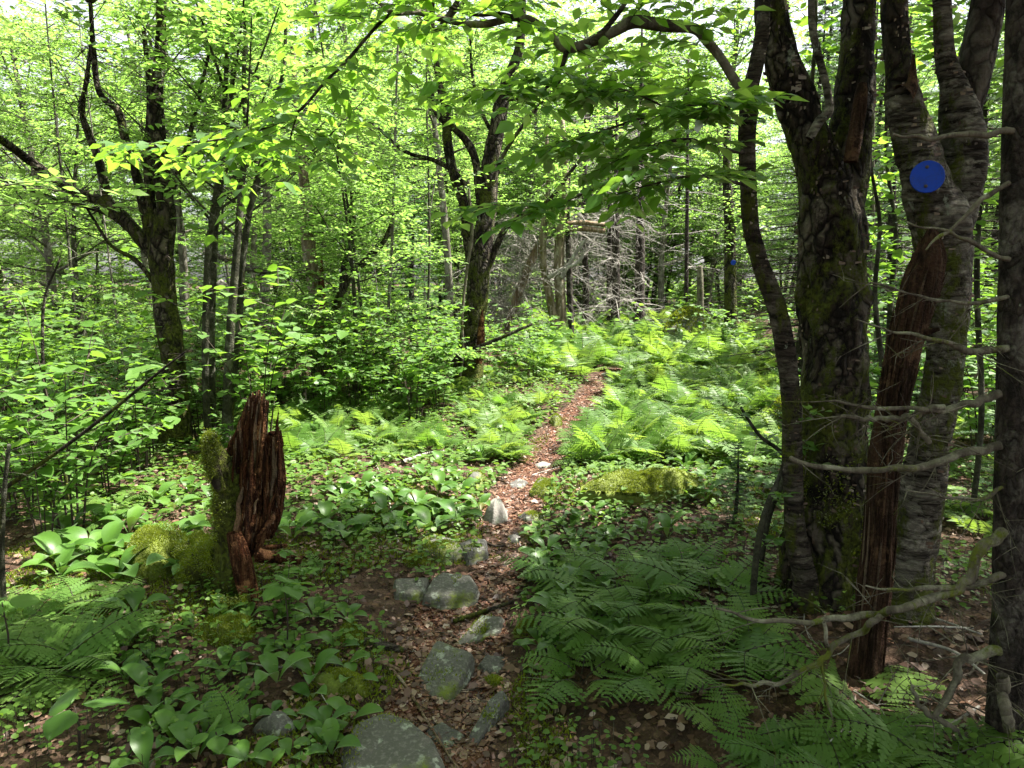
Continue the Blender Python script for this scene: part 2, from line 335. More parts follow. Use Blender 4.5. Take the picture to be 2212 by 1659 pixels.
def rockmat(name, base, dark, lich, mossy, warm=0.):
    g = G(name); n1 = g.noise(5., g.obj(), 6.); n2 = g.noise(16., g.obj(), 5., .7); n3 = g.noise(70., g.obj(), 3.); n4 = g.noise(3.4, g.obj(), 5., .7)
    c = g.mix(n1, dark, base); c = g.mix(g.math('MULTIPLY', g.step(n3, .5, .75), .35), c, (.30, .29, .26))
    v = g.n('TexVoronoi', {'Vector': g.obj(), 'Scale': 19.}).outputs[0]
    lm = g.math('MULTIPLY', g.step(g.math('SUBTRACT', n2, g.math('MULTIPLY', v, .4)), .42 - .12 * lich, .47 - .12 * lich), g.step(n3, .3, .55))
    c = g.mix(g.math('MULTIPLY', lm, .8), c, g.mix(n3, (.18, .20, .16), (.30, .32, .27)))
    c = g.mix(g.math('MULTIPLY', g.step(n4, .63 - .22 * mossy, .72 - .22 * mossy), g.step(n3, .25, .55)), c, g.mix(n2, (.05, .075, .012), (.13, .15, .02)))
    return g.pbr(c, .88, g.bump(g.math('ADD', n2, g.math('MULTIPLY', n3, .5)), .55, .015), .3)
MR = rockmat('lichened_rock', (.095, .093, .078), (.04, .038, .033), .25, .4)
MR_D = rockmat('dark_damp_rock', (.085, .08, .075), (.035, .033, .03), .1, .2)
MR_P = rockmat('pale_rock', (.21, .2, .175), (.12, .11, .1), .5, .1)
MR_G = rockmat('moss_cushion', (.13, .155, .018), (.07, .10, .010), .0, 1.2)
MR_M = rockmat('mossy_rock', (.1, .1, .085), (.045, .045, .04), .3, .85)
def groundmat(name, cols, sc):
    g = G(name); w = g.noise(9., g.obj(), 3.); vec = g.n('VectorMath', {0: g.obj(), 1: g.n('Combine' + 'XYZ', {0: g.math('MULTIPLY', w, .12), 1: g.math('MULTIPLY', w, .1), 2: 0.}).outputs[0]}, operation='ADD').outputs[0]
    v = g.n('TexVoronoi', {'Vector': vec, 'Scale': sc, 'Randomness': 1.}); v2 = g.n('TexVoronoi', {'Vector': vec, 'Scale': sc * 2.7})
    r = g.n('ValToRGB', {0: g.n('SeparateXYZ', {0: v.outputs['Color']}).outputs[0]}); e = r.color_ramp.elements
    for k, c in enumerate(cols):
        x = e[k] if k < 2 else e.new(k / (len(cols) - 1)); x.position = k / (len(cols) - 1); x.color = (*c, 1)
    n = g.noise(60., g.obj(), 4.); c = g.mix(g.math('MULTIPLY', g.step(v2.outputs['Distance'], .2, .6), .5), r.outputs[0], cols[0]); c = g.mix(g.math('MULTIPLY', n, .3), c, cols[1])
    h = g.math('ADD', g.math('MULTIPLY', v.outputs['Distance'], .8), g.math('ADD', g.math('MULTIPLY', v2.outputs['Distance'], .4), g.math('MULTIPLY', n, .3)))
    return g.pbr(c, .92, g.bump(h, .8, .03), .2)
M_GROUND = groundmat('leaf_litter_soil', [(.022, .013, .009), (.055, .032, .02), (.095, .055, .035), (.13, .085, .058)], 24.)
M_PATH = groundmat('trodden_path_soil', [(.035, .015, .010), (.10, .04, .024), (.16, .07, .04), (.21, .105, .062)], 55.)

# ------------------------------------------------------------------ ground and path
xs = np.unique(np.concatenate([np.linspace(-6, 6, 200), np.linspace(-40, 40, 110), np.linspace(-150, 150, 61)]))
ys = np.unique(np.concatenate([np.linspace(.2, 12, 190), np.linspace(-20, 50, 100), np.linspace(-100, 220, 65)]))
X, Y = np.meshgrid(xs, ys); Z = H(X.ravel(), Y.ravel()).reshape(X.shape)
mb = MB(); nx = len(xs); i = (np.arange(len(ys) - 1)[:, None] * nx + np.arange(nx - 1)[None]).ravel()
mb.add(np.stack([X, Y, Z], -1).reshape(-1, 3), np.stack([i, i + 1, i + nx + 1, i + nx], -1))
tag(mb.build('ground', [M_GROUND]), kind='structure')
PF = catmull(PATH[:, :3], 3); mb = MB(); T = unit(np.gradient(PF[:, :2], axis=0)); Nn = np.stack([T[:, 1], -T[:, 0]], -1); cr = np.linspace(-1, 1, 17)
jl = 1 + .5 * (fbm(np.stack([PF[:, 0] * 4, PF[:, 1] * 4, 0 * PF[:, 0]], -1), 61) - .5) * 2; jr = 1 + .5 * (fbm(np.stack([PF[:, 0] * 4 + 50, PF[:, 1] * 4, 0 * PF[:, 0]], -1), 62) - .5) * 2
wd = np.where(cr[None] < 0, jl[:, None], jr[:, None]) * PF[:, 2:3] * cr[None]
xy = PF[:, None, :2] + Nn[:, None] * wd[..., None]; z = H(xy[..., 0].ravel(), xy[..., 1].ravel()) + .008
i = (np.arange(len(PF) - 1)[:, None] * 17 + np.arange(16)[None]).ravel()
mb.add(np.concatenate([xy.reshape(-1, 2), z[:, None]], 1), np.stack([i, i + 1, i + 18, i + 17], -1))
tag(mb.build('path', [M_PATH]), kind='structure')

# ------------------------------------------------------------------ plant helpers
def twiggy(mb, P, rad, n, L, mat=0, r=.002, sub=3, down=.2, t0=.15, spread=.9):   # bare side twigs along a branch
    P = np.asarray(P); k = rng.integers(int(len(P) * t0), len(P), n); T = unit(np.gradient(P, axis=0))[k]
    d = unit(T * .55 + gauss(n, 1.) * np.array([spread, spread, .5]) - UP * down); Ln = L * U(n, .35, 1.1); B = P[k]
    for lev in range(2):
        t = np.linspace(0, 1, 5); bend = gauss(len(B), .18)
        Q = B[:, None] + d[:, None] * (Ln[:, None] * t)[..., None] + bend[:, None] * (Ln[:, None] * t ** 2)[..., None] - UP * (.12 * Ln[:, None] * t ** 2)[..., None]
        tubes(mb, Q, r * (.6 ** lev) * np.array([1, .85, .7, .5, .25]), 3, mat)
        if lev == 0 and sub:
            j = rng.integers(0, len(B), len(B) * sub); t = rng.integers(1, 5, len(j)); B = Q[j, t]; d = unit(d[j] * .8 + gauss(len(j), .6)); Ln = Ln[j] * U(len(j), .25, .6)
        else: break
def side_twigs(P, n, L, t0=.25, up=.12, flat=.25):          # where leaf sprays leave a branch, mostly level
    P = np.asarray(P); k = rng.integers(int(len(P) * t0), len(P), n); T = unit(np.gradient(P, axis=0))[k]
    a = U(n, 0, 2 * np.pi); out = np.stack([np.cos(a), np.sin(a), U(n, -.1, .3)], -1)
    return P[k], unit(T * .5 + out + UP * up + gauss(n, flat * .4)), L * U(n, .55, 1.15)
def px(pts, Yd):
    P, rr = [], []
    for q in pts:
        yy = q[3] if len(q) > 3 else Yd; p = at(q[0], q[1], yy); P.append(p); rr.append(q[2] * ((p - CAM) @ fwd) / F)
    return np.array(P), np.array(rr)
def limb(parent, name, pts, Yd, mat, n=7, sides=10, lump=.12, lf=7., base=False, flare=0., seed=1, tip=True, twig=None, flk=None):
    P, rr = px(pts, Yd)
    if base:
        b = P[0].copy(); b[2] = min(H(b[0], b[1]), b[2]) - .12; P = np.vstack([b, P]); rr = np.r_[rr[0] * (1 + flare), rr]
    C = catmull(np.column_stack([P, rr]), n); m = MB(); tube(m, C[:, :3], np.maximum(C[:, 3], .002), sides, 0, lump, lf, seed, tip=tip)
    if twig: twiggy(m, C[:, :3], C[:, 3], *twig)
    if flk: flakes(m, C[:, :3], C[:, 3], flk[0], flk[1], 1)
    m.build(name, [mat, M_FLAKE] if flk else [mat], parent); return C[:, :3], C[:, 3]
def foot(pts, Yd):
    p = at(pts[0][0], pts[0][1], Yd); return np.array([p[0], p[1], H(p[0], p[1])])
def crown(parent, twl, leafmat_='canopy', leaf=.075, per=8, side=4, mask=None, extra=None, tw=.003, name='crown', mt=None, flat=.33, wide=1.):
    m = MB()
    B = np.vstack([t[0] for t in twl]); D = np.vstack([t[1] for t in twl]); L = np.concatenate([np.broadcast_to(t[2], (len(t[0]),)) for t in twl])
    sprays(m, B, D, L, per, leaf, side, tw, mask=mask, flat=flat, wide=wide)
    if extra: extra(m)
    return m.build(name, [ML[leafmat_], mt or MB_TWIG], parent)
def cloud(top, c, rad, n, limbs=14, L=.7):                  # high crown: limbs from the forks and leaf sprays around them
    c = np.array(c, float); rad = np.array(rad, float); tw = []; tubes_ = []
    for k in range(limbs):
        e = c + unit(gauss(1))[0] * rad * U(1, .55, 1.)[0]; s = top[k % len(top)]
        mid = s * .5 + e * .5 + gauss(1, .25)[0] + UP * .3; C = catmull(np.array([s, mid, e]), 9); tubes_.append((C, np.linspace(.035, .006, len(C))))
        tw.append(side_twigs(C, n // limbs, L, .2))
    return tw, (lambda m: [tube(m, C, r, 6, 1) for C, r in tubes_])

M_FLAKE = drymat('peeling_bark_flake', [(0, (.05, .03, .022)), (.4, (.12, .075, .05)), (.75, (.22, .16, .115)), (1, (.36, .31, .25))], .35)
def flakes(m, P, rad, n, size, mat=0, face=None):           # curled peeling bark
    k = rng.integers(0, len(P), n); a = U(n, 0, 2 * np.pi); nr = np.stack([np.cos(a), np.sin(a), 0 * a], -1); tg = np.stack([-np.sin(a), np.cos(a), U(n, -.3, .3)], -1)
    p = P[k] + nr * (rad[k] * .97)[:, None]; w = size * U(n, .4, 1.6); h = size * U(n, .2, .6); cu = U(n, .2, .9); V = []
    for s in np.linspace(0, 1, 4):
        o = p + tg * (w * s)[:, None] + nr * (w * cu * s * s)[:, None]; V += [o - UP * (h * (1 - .4 * s))[:, None], o + UP * (h * (1 - .4 * s))[:, None]]
    V = np.stack(V, 1); f = np.array([[0, 2, 3, 1], [2, 4, 5, 3], [4, 6, 7, 5]]); m.add(V.reshape(-1, 3), (f[None] + (np.arange(n) * 8)[:, None, None]).reshape(-1, 4), mat, np.repeat(U(n), 8))
# ------------------------------------------------------------------ the left-hand spreading tree
Yt = 6.4
A0 = [(382, 955, 40), (378, 850, 28), (372, 760, 26), (358, 660, 24), (350, 590, 25), (345, 545, 26)]
t = thing('broadleaf_tree', foot(A0, Yt), 'dark mossy tree whose heavy limbs spread from a low fork behind the rotten stump', 'tree')
limb(t, 'trunk', A0 + [(352, 500, 24), (360, 450, 19), (350, 390, 17), (342, 300, 17), (336, 200, 15), (346, 120, 12), (350, -60, 9)], Yt, MB_MOSSY, 9, 20, .2, 9., True, .35, 3)
tw = []
for pts in ([(338, 560, 20), (308, 520, 20), (239, 445, 17), (154, 410, 14), (68, 350, 13), (-20, 290, 11, 6.0), (-150, 250, 8, 5.6)],
            [(236, 446, 13), (212, 342, 12), (190, 285, 11), (178, 240, 8), (190, 150, 6), (200, 60, 4)],
            [(330, 548, 16), (316, 470, 15), (300, 400, 14), (270, 300, 12), (255, 240, 11), (215, 200, 9), (203, 120, 8), (195, 0, 6)],
            [(332, 560, 10), (308, 526, 9), (246, 470, 8), (191, 448, 7), (102, 424, 6), (0, 386, 6), (-80, 360, 4)],
            [(348, 640, 9), (325, 600, 8), (290, 560, 7), (240, 530, 5), (200, 470, 4), (170, 420, 2)],
            [(352, 545, 17), (330, 470, 15), (322, 400, 13), (318, 330, 13), (324, 250, 11), (322, 180, 9), (310, 60, 6)],
            [(360, 440, 10), (400, 330, 8), (420, 250, 6), (450, 120, 4)]):
    pts = [(q[0], q[1], q[2] * .72) + tuple(q[3:]) for q in pts]; P, rr = limb(t, 'limb', pts, Yt, MB_MOSSY, 8, 10, .16, 11., twig=(16, .7, 0, .0045, 3, -.15, .4)); tw.append(side_twigs(P, 9, .5, .5))
top = [at(346, -20, Yt), at(195, 0, Yt)]
cw, ex = cloud(top, (-3.2, 6.2, 6.3), (3.2, 2.6, 1.9), 150, 14)
crown(t, tw + cw, 'canopy', .085, 8, 4, canopy, ex)

# ------------------------------------------------------------------ four slim saplings beside it
Ys = 6.35
SAP = [([(446, 870, 10), (444, 745, 10), (449, 560, 9), (458, 478, 9), (478, 342, 8), (487, 200, 7), (492, 60, 5), (495, -60, 3)], 'slim grey sapling nearest the spreading tree in the row of four'),
       ([(458, 905, 12), (456, 711, 11), (462, 557, 10), (467, 470, 9), (482, 350, 8), (500, 200, 6), (505, 60, 4)], 'slim grey sapling, second in the row from the spreading tree'),
       ([(489, 935, 13), (496, 745, 12), (506, 608, 11), (514, 513, 10), (523, 393, 9), (532, 300, 8), (527, 171, 6), (530, 20, 4)], 'thickest straight sapling, standing just behind the rotten stump'),
       ([(497, 930, 10), (502, 848, 9), (516, 711, 9), (524, 574, 9), (538, 461, 9), (552, 403, 9), (568, 342, 8), (594, 222, 6), (614, 137, 5), (619, -20, 4)], 'sapling that curves away to the right above the rotten stump')]
for k, (pts, lab) in enumerate(SAP):
    t = thing('sapling', foot(pts, Ys), lab, 'sapling', 'saplings growing in a row behind the stump')
    P, rr = limb(t, 'trunk', [(a, b, c * .78) for a, b, c in pts], Ys + (0, .25, -.15, .2)[k], MB_SAP, 8, 9, .1, 14., True, .15, 20 + k, twig=(16, .8, 0, .004, 3, -.3, .5)); tw = [side_twigs(P, 20, .7, .6, .35)]
    br = [(550, 400), (500, 330), (440, 260)][:2] if k == 3 else []
    for j in range(5):
        s = P[int(len(P) * (.5 + .08 * j))]; a = U(1, 0, 6.28)[0]; e = s + np.array([math.cos(a), math.sin(a), .9]) * U(1, .7, 1.3)[0]
        m = MB(); C = catmull(np.array([s, (s + e) / 2 + [0, 0, -.08], e]), 6); tube(m, C, np.linspace(.013, .004, len(C)), 6); m.build('limb', [MB_SAP], t); tw.append(side_twigs(C, 7, .6, .3))
    crown(t, tw, 'canopy', .085, 7, 4, lambda p: np.clip(canopy(p) + .35, 0, 1))

# ------------------------------------------------------------------ the tree in the middle, beside the path
Yc = 9.3
C0 = [(1008, 818, 36), (1016, 750, 28), (1024, 690, 25), (1031, 620, 24), (1037, 560, 25), (1042, 510, 24)]
t = thing('broadleaf_tree', foot(C0, Yc), 'forked mossy birch with a cracked trunk standing alone beside the path', 'tree')
limb(t, 'trunk', C0 + [(1050, 470, 20), (1056, 410, 19), (1058, 350, 18), (1071, 290, 17), (1084, 222, 15), (1098, 171, 13), (1122, 100, 10), (1130, -20, 7)], Yc, MB_MOSSY, 8, 20, .2, 8., True, .3, 5)
tw = []
for pts in ([(1018, 575, 14), (1013, 530, 15), (1002, 444, 14), (980, 376, 13), (966, 307, 13), (964, 239, 11), (948, 178, 9), (935, 60, 6)],
            [(1042, 470, 13), (1034, 410, 11), (1026, 342, 11), (996, 290, 10), (948, 250, 9), (930, 200, 6)],
            [(1056, 575, 9), (1072, 533, 9), (1095, 489, 8), (1139, 454, 7), (1185, 432, 6), (1242, 359, 5), (1276, 325, 5), (1330, 290, 3)],
            [(1009, 403, 7), (978, 369, 7), (934, 345, 6), (893, 335, 5), (862, 318, 5), (821, 280, 4), (784, 246, 3), (750, 190, 2)],
            [(1062, 390, 7), (1090, 330, 5), (1130, 270, 5), (1180, 210, 4), (1230, 150, 3)],
            [(1070, 300, 6), (1040, 240, 5), (1020, 160, 4), (1015, 60, 3)]):
    pts = [(q[0], q[1], q[2] * .82) for q in pts]; P, rr = limb(t, 'limb', pts, Yc, MB_MOSSY, 8, 9, .15, 10., twig=(14, .8, 0, .005, 3, -.15, .4)); tw.append(side_twigs(P, 14, .7, .5))
cw, ex = cloud([at(1130, 0, Yc), at(935, 80, Yc)], (-.3, 9.3, 6.6), (2.6, 2.2, 1.6), 90, 12)
crown(t, tw + cw, 'canopy', .085, 8, 4, lambda p: np.clip(canopy(p) + .45, 0, 1), ex)
m = MB(); P, rr = px([(993, 824, 4), (1000, 760, 5), (998, 690, 5), (1004, 620, 5), (1012, 560, 6), (1020, 500, 6), (1014, 430, 5), (1012, 390, 4)], Yc - .33); C = catmull(np.column_stack([P, rr]), 6); tube(m, C[:, :3], C[:, 3] * .6, 7)
m.build('bare_vine', [MB_DEADB], t)
m = MB(); P, rr = px([(1034, 785, 7), (1038, 745, 9), (1040, 700, 6), (1042, 670, 2)], Yc - .2); C = catmull(np.column_stack([P, rr]), 8); tube(m, C[:, :3], C[:, 3], 10, fib=.25); m.build('bare_wood_scar', [MW_ROT], t)

# ------------------------------------------------------------------ pale birch and companions left of the middle
Yb = 9.6
pts = [(690, 745, 17), (685, 660, 16), (672, 570, 15), (664, 500, 14), (660, 430, 12), (652, 330, 10), (640, 220, 7), (632, 90, 5)]
t = thing('birch_tree', foot(pts, Yb), 'pale birch with two mossy level limbs reaching towards the saplings', 'tree')
P, rr = limb(t, 'trunk', pts, Yb, MB_YELLOW, 9, 14, .16, 9., True, .3, 31); tw = [side_twigs(P, 40, .8, .45)]
for q in ([(664, 588, 9), (620, 587, 9), (570, 584, 8), (533, 578, 8), (478, 556, 6), (440, 545, 4)], [(666, 680, 7), (640, 668, 7), (615, 661, 6), (567, 652, 4)]):
    limb(t, 'limb', q, Yb - .1, MB_BIRCH, 7, 9, .12, twig=(10, .35, 0, .004))
limb(t, 'splintered_stub', [(694, 720, 7), (695, 650, 8), (694, 610, 7), (694, 575, 4), (695, 555, 1)], Yb - .1, MW_ROT, 7, 8, .3, 9.)
crown(t, tw, 'canopy', .085)
pts = [(712, 742, 9), (722, 680, 9), (738, 630, 9), (750, 605, 8), (768, 585, 8), (800, 552, 7), (830, 520, 5), (850, 470, 4)]
t = thing('broadleaf_tree', foot(pts, 9.9), 'small dark crooked tree leaning right beside the pale birch', 'tree')
P, rr = limb(t, 'trunk', pts, 9.9, MB_DARK, 8, 10, .12, 9., True, .2, 32); P2, _ = limb(t, 'limb', [(738, 630, 7), (744, 570, 6), (765, 500, 5), (760, 420, 4), (770, 330, 3)], 9.9, MB_DARK)
crown(t, [side_twigs(P, 25, .7, .5), side_twigs(P2, 30, .7, .3)], 'canopy', .085)
m = MB(); P, rr = px([(470, 612, 12), (520, 655, 15), (560, 690, 17), (600, 728, 17)], 9.2); C = catmull(np.column_stack([P, rr]), 9); tube(m, C[:, :3], C[:, 3], 14, lump=.2, fib=.1)
tag(m.build('fallen_log', [MB_LOG]), 'weathered grey log lying aslant behind the four saplings', 'log')

# ------------------------------------------------------------------ dead spruce tangle and mossy trunks at the far bend
Yd = 14.
pts = [(1100, 700, 9), (1108, 670, 9), (1132, 601, 10), (1150, 560, 9), (1168, 520, 8), (1190, 470, 5)]
t = thing('dead_spruce', foot(pts, Yd), 'bare fallen spruce with a tan leaning trunk inside a tangle of grey twigs', 'dead tree')
P, rr = limb(t, 'trunk', pts, Yd, MB_TAN, 8, 10, .15, 6., True)
m = MB(); ends = []
for k in range(46):
    s = P[rng.integers(3, len(P))]; a = U(1, 0, 6.28)[0]; L = U(1, .6, 1.4)[0]; d = np.array([math.cos(a) * 1.2, math.sin(a) * .7, U(1, -.35, .5)[0]])
    C = catmull(np.array([s, s + d * L * .5 + UP * .16, s + d * L - UP * .38 * L]), 8); tube(m, C, np.linspace(.016, .004, len(C)), 4); twiggy(m, C, None, 26, .55, 0, .005, 3, .35)
m.build('dead_branches', [MB_GREY], t)
for lab, pts, mt, rr0 in (('slim mossy trunk crossing in front of the dead spruce tangle', [(1203, 712, 13), (1190, 655, 10), (1182, 615, 9), (1173, 560, 8), (1176, 480, 7), (1184, 400, 5), (1180, 280, 4)], MB_YELLOW, 0),
                     ('thicker yellow mossy trunk standing against the dead spruce tangle', [(1215, 712, 13), (1212, 660, 12), (1208, 600, 12), (1208, 530, 11), (1216, 470, 9), (1222, 380, 7), (1215, 260, 5)], MB_YELLOW, 0),
                     ('thin dark bare trunk touching the dead spruce tangle', [(1233, 705, 7), (1231, 640, 7), (1229, 557, 6), (1226, 470, 5), (1230, 380, 3)], MB_SPRUCE, 0)):
    t = thing('broadleaf_tree', foot(pts, 13.4), lab, 'tree'); P, rr = limb(t, 'trunk', pts, 13.4, mt, 8, 10, .16, 6., True, .3)
    if mt is MB_YELLOW:
        limb(t, 'limb', [(1184, 600, 5), (1215, 582, 5), (1250, 565, 4), (1262, 540, 3)] if 'slim' in lab else [(1212, 600, 5), (1235, 560, 4), (1262, 520, 3)], 13.3, MB_GREY, twig=(14, .5, 0, .006))
        crown(t, [side_twigs(P, 26, .9, .6)], 'canopy', .09)
m = MB(); P, rr = px([(1226, 483, 5), (1260, 481, 5), (1307, 486, 4)], 13.3); tube(m, catmull(P, 6), rr[0], 7); tag(m.build('broken_branch', [MB_TAN]), 'upper of two broken branches caught level above the dead spruce tangle', 'branch')
m = MB(); P, rr = px([(1228, 496, 6), (1262, 494, 6), (1306, 499, 4)], 13.3); tube(m, catmull(P, 6), rr[0], 7); tag(m.build('broken_branch', [MB_TAN]), 'lower tan broken branch caught level above the dead spruce tangle', 'branch')
# leaning dead grey spruce right of the tangle: brush of fine twigs
m = MB(); t = thing('dead_spruce', np.array([2.15, 15.4, H(2.15, 15.4)]), 'second dead spruce, its grey brush of fine twigs drooping right of the tangle', 'dead tree')
C = catmull(np.array([[2.15, 15.4, t.location.z - .1], [2.1, 15.4, 2.2], [2.05, 15.4, 4.6]]), 10); tube(m, C, np.linspace(.1, .03, len(C)), 9); m.build('trunk', [MB_SPRUCE], t)
m = MB()
for k in range(26):
    s = C[rng.integers(4, len(C))]; a = U(1, 0, 6.28)[0]; L = U(1, .5, 1.15)[0]; d = np.array([math.cos(a), math.sin(a), U(1, -.2, .3)[0]])
    Q = catmull(np.array([s, s + d * L * .5, s + d * L - UP * .3]), 6); tube(m, Q, np.linspace(.013, .004, len(Q)), 4); twiggy(m, Q, None, 20, .6, 0, .005, 3, .2)
m.build('dead_branches', [MB_GREY], t)

# ------------------------------------------------------------------ conifers
def conifer_meshes(seed, h, r, dead=.0, needles=True, first=.05, n=70, m_needle='fir', ln=.022):
    tr, cr_ = MB(), MB(); z = np.linspace(-.1, h, 16); P = np.stack([.05 * np.sin(z * 1.3 + seed), .05 * np.cos(z + seed), z], -1)
    tube(tr, P, np.linspace(.05 + .012 * h, .008, 16), 10, lump=.1, seed=seed); B, D, L = [], [], []
    for k in range(n):
        tt = first + (1 - first) * (k / n); s = np.array([.05 * math.sin(h * tt * 1.3 + seed), .05 * math.cos(h * tt + seed), h * tt]); a = k * 2.4 + U(1, -.3, .3)[0]
        ln_ = r * (1.06 - tt) * U(1, .6, 1.1)[0] + .12; d = np.array([math.cos(a), math.sin(a), .12 - .25 * (1 - tt)])
        C = catmull(np.array([s, s + d * ln_ * .5 - UP * .02, s + d * ln_ - UP * .05 * ln_]), 5); bare = tt < dead
        tube(tr if bare else cr_, C, np.linspace(.012 * ln_ + .004, .003, len(C)), 4, 0 if bare else 1)
        if bare: twiggy(tr, C, None, 9, .35 * ln_ + .1, 0, .0035, 2, .05)
        if not bare or U(1)[0] < .25:
            q = 13 if not bare else 4
            kk = rng.integers(1, len(C), q); dd = unit(d); pe = np.cross(dd, UP); B.append(C[kk]); D.append(unit(dd * .75 + pe * np.where(np.arange(q) % 2, 1, -1)[:, None] * .8 + gauss(q, .12))); L.append(ln_ * U(q, .25, .5))
            B.append(C[:1] * .4 + C[-1:] * .6); D.append(dd[None]); L.append(np.array([ln_ * .42]))
    B, D, L = np.vstack(B), np.vstack(D), np.concatenate(L)
    t_ = np.linspace(0, 1, 3); tubes(cr_, B[:, None] + D[:, None] * (L[:, None] * t_)[..., None], np.array([.003, .002, .001]), 3, 1)
    pe = unit(np.cross(D, UP)); q = 20
    for j in range(q):
        s = (1 if j % 2 else -1); tt = (j + U(len(B))) / q; P = B + D * (L * tt)[:, None]; put(cr_, CHIP, P, D * .6 + pe * s + gauss(len(B), .25) + UP * .15, UP + gauss(len(B), .4), U(len(B), .7, 1.2) * ln * 1.6, 0, wide=.32)
    return tr.mesh('conifer_trunk', [MB_SPRUCE]), cr_.mesh('conifer_crown', [ML[m_needle], MB_TWIG])
def place_tree(name, ms, loc, rz, sc, label, cat, group):
    t = thing(name, loc, label, cat, group); t.rotation_euler[2] = rz; t.scale = sc if np.ndim(sc) else (sc, sc, sc); link('trunk', ms[0], t); link('crown', ms[1], t); return t
FIR = [conifer_meshes(3, 3.2, .85, 0, True, .12, 70, 'yew', .03), conifer_meshes(5, 7.5, 1.7, .42, True, .04, 120, 'fir', .034), conifer_meshes(8, 8.5, 1.9, .5, True, .04, 130, 'fir', .034)]
p = foot([(897, 745, 5)], 11.); place_tree('fir_tree', FIR[0], p, 0, .8, 'small young fir with flat green tiers in the clearing beyond the shrubs', 'tree', None)
CON = [(3.9, 9.4), (5.6, 10.6), (7.2, 8.6), (6.4, 14.2), (7.9, 12.4), (9.3, 10.2), (5.4, 17.6), (7.0, 16.5), (9.8, 14.5), (11.5, 12.2), (9.5, 19), (12.5, 17)]
for k, (x, y) in enumerate(CON):
    place_tree('spruce_tree', FIR[1 + k % 2], (x, y, H(x, y) - .03), k * 1.9, (.85 + .3 * U(1)[0]) * (.62 if x < 6.6 else .85), 'dark spruce with bare grey lower branches in the shady stand behind the mossy trunks', 'tree', 'spruces standing behind the right-hand trunks')
for x, y, s in ((2.35, 5.2, .36), (2.75, 5.9, .45), (3.5, 6.4, .5), (3.2, 4.3, .4), (4.2, 5.1, .5), (1.35, 4.1, .17), (2.0, 4.75, .22), (4.3, 7.4, .6)):
    place_tree('fir_seedling', FIR[0], (x, y, H(x, y) - .02), x * 7, s, 'small bushy fir seedling in the shade behind the birch trunks', 'seedling', 'fir seedlings behind the birches')
SPT = [((1265, 695, 8), (1263, 480, 6), 'thin dark spruce trunk just right of the dead tangle', 15.5), ((1328, 697, 10), (1330, 560, 9), 'dark spruce trunk midway between the tangle and the pale snag', 15), ((1380, 680, 12), (1384, 400, 8), 'thickest dark spruce trunk beyond the fern crest', 16), ((1480, 700, 5), (1484, 480, 4), 'slender dark trunk beyond the mossy boulder', 17)]
for a, b, lab, yy in SPT:
    t = thing('spruce_tree', foot([a], yy), lab, 'tree'); q = [a, ((a[0] * 2 + b[0]) / 3 + 1, (a[1] * 2 + b[1]) / 3, (a[2] * 2 + b[2]) / 3), b, (b[0] + 3, b[1] - 350, 2)]
    P, rr = limb(t, 'trunk', q, yy, MB_SPRUCE, 9, 10, .1, 5., True, .15); m = MB()
    for k in range(34):
        s = P[rng.integers(4, len(P))]; an = U(1, 0, 6.28)[0]; L = U(1, .5, 1.4)[0]; d = np.array([math.cos(an), math.sin(an), U(1, -.25, .15)[0]]); C = catmull(np.array([s, s + d * L * .5, s + d * L - UP * .1]), 5)
        tube(m, C, np.linspace(.012, .003, len(C)), 4); twiggy(m, C, None, 9, .4, 0, .004, 2, .1)
    m.build('dead_branches', [MB_GREY], t)
pts = [(1513, 700, 7), (1513, 650, 7), (1512, 600, 7), (1512, 575, 5)]
t = thing('dead_snag', foot(pts, 14), 'short pale broken snag standing like a post beyond the ferns', 'dead tree'); limb(t, 'trunk', pts, 14, MB_DEADB, 7, 10, .15, 7., True)
pts = [(1578, 700, 15), (1578, 640, 13), (1577, 560, 12), (1575, 480, 11), (1570, 380, 9), (1572, 250, 7)]
t = thing('broadleaf_tree', foot(pts, 13), 'mossy trunk carrying a tiny blue marker beyond the fern bank', 'tree'); P, rr = limb(t, 'trunk', pts, 13, MB_MOSSY, 8, 12, .15, 6., True, .3); crown(t, [side_twigs(P, 30, .9, .5)], 'canopy', .09)

# ------------------------------------------------------------------ trail markers
g = G('marker_plastic'); n = g.noise(22., g.obj(), 5.); n2 = g.noise(140., g.obj(), 2.)
M_BLUE = g.pbr(g.mix(g.math('MULTIPLY', g.math('MULTIPLY', g.step(n, .45, .62), g.step(n2, .35, .6)), .55), (.002, .04, .36), (.012, .03, .14)), .5, g.bump(n2, .08, .002), .2)
g = G('rusty_nail'); M_NAIL = g.pbr((.035, .028, .024), .6, None, .5)
def marker(c, nrm, r, label):
    nrm = unit(np.array(nrm, float)); x = unit(np.cross(UP, nrm)); y = np.cross(nrm, x); t = thing('trail_marker', c, label, 'trail marker', 'blue trail markers'); m = MB(); K = 40; a = np.linspace(0, 2 * np.pi, K, endpoint=False)
    ring = lambda s, o: c + (x * np.cos(a)[:, None] + y * np.sin(a)[:, None]) * r * s + nrm * o
    V = np.vstack([ring(.99, -.002), ring(1, 0), ring(1, .002), ring(.965, .0032), ring(.93, .0026), ring(.5, .003), [c + nrm * .003]]); i = np.arange(K); f = []
    for k in range(5): f.append(np.stack([k * K + i, k * K + (i + 1) % K, (k + 1) * K + (i + 1) % K, (k + 1) * K + i], -1))
    m.add(V, np.vstack(f)); m.f.append((np.stack([5 * K + i, 5 * K + (i + 1) % K, np.full(K, 6 * K)], -1), 0)); m.build('disc', [M_BLUE], t)
    for s in (-.58, .6):
        m = MB(); q = c + y * r * s - x * r * .06; tube(m, np.array([q - nrm * .01, q + nrm * .004, q + nrm * .0055]), [r * .11, r * .11, r * .08], 12); m.build('nail', [M_NAIL], t)
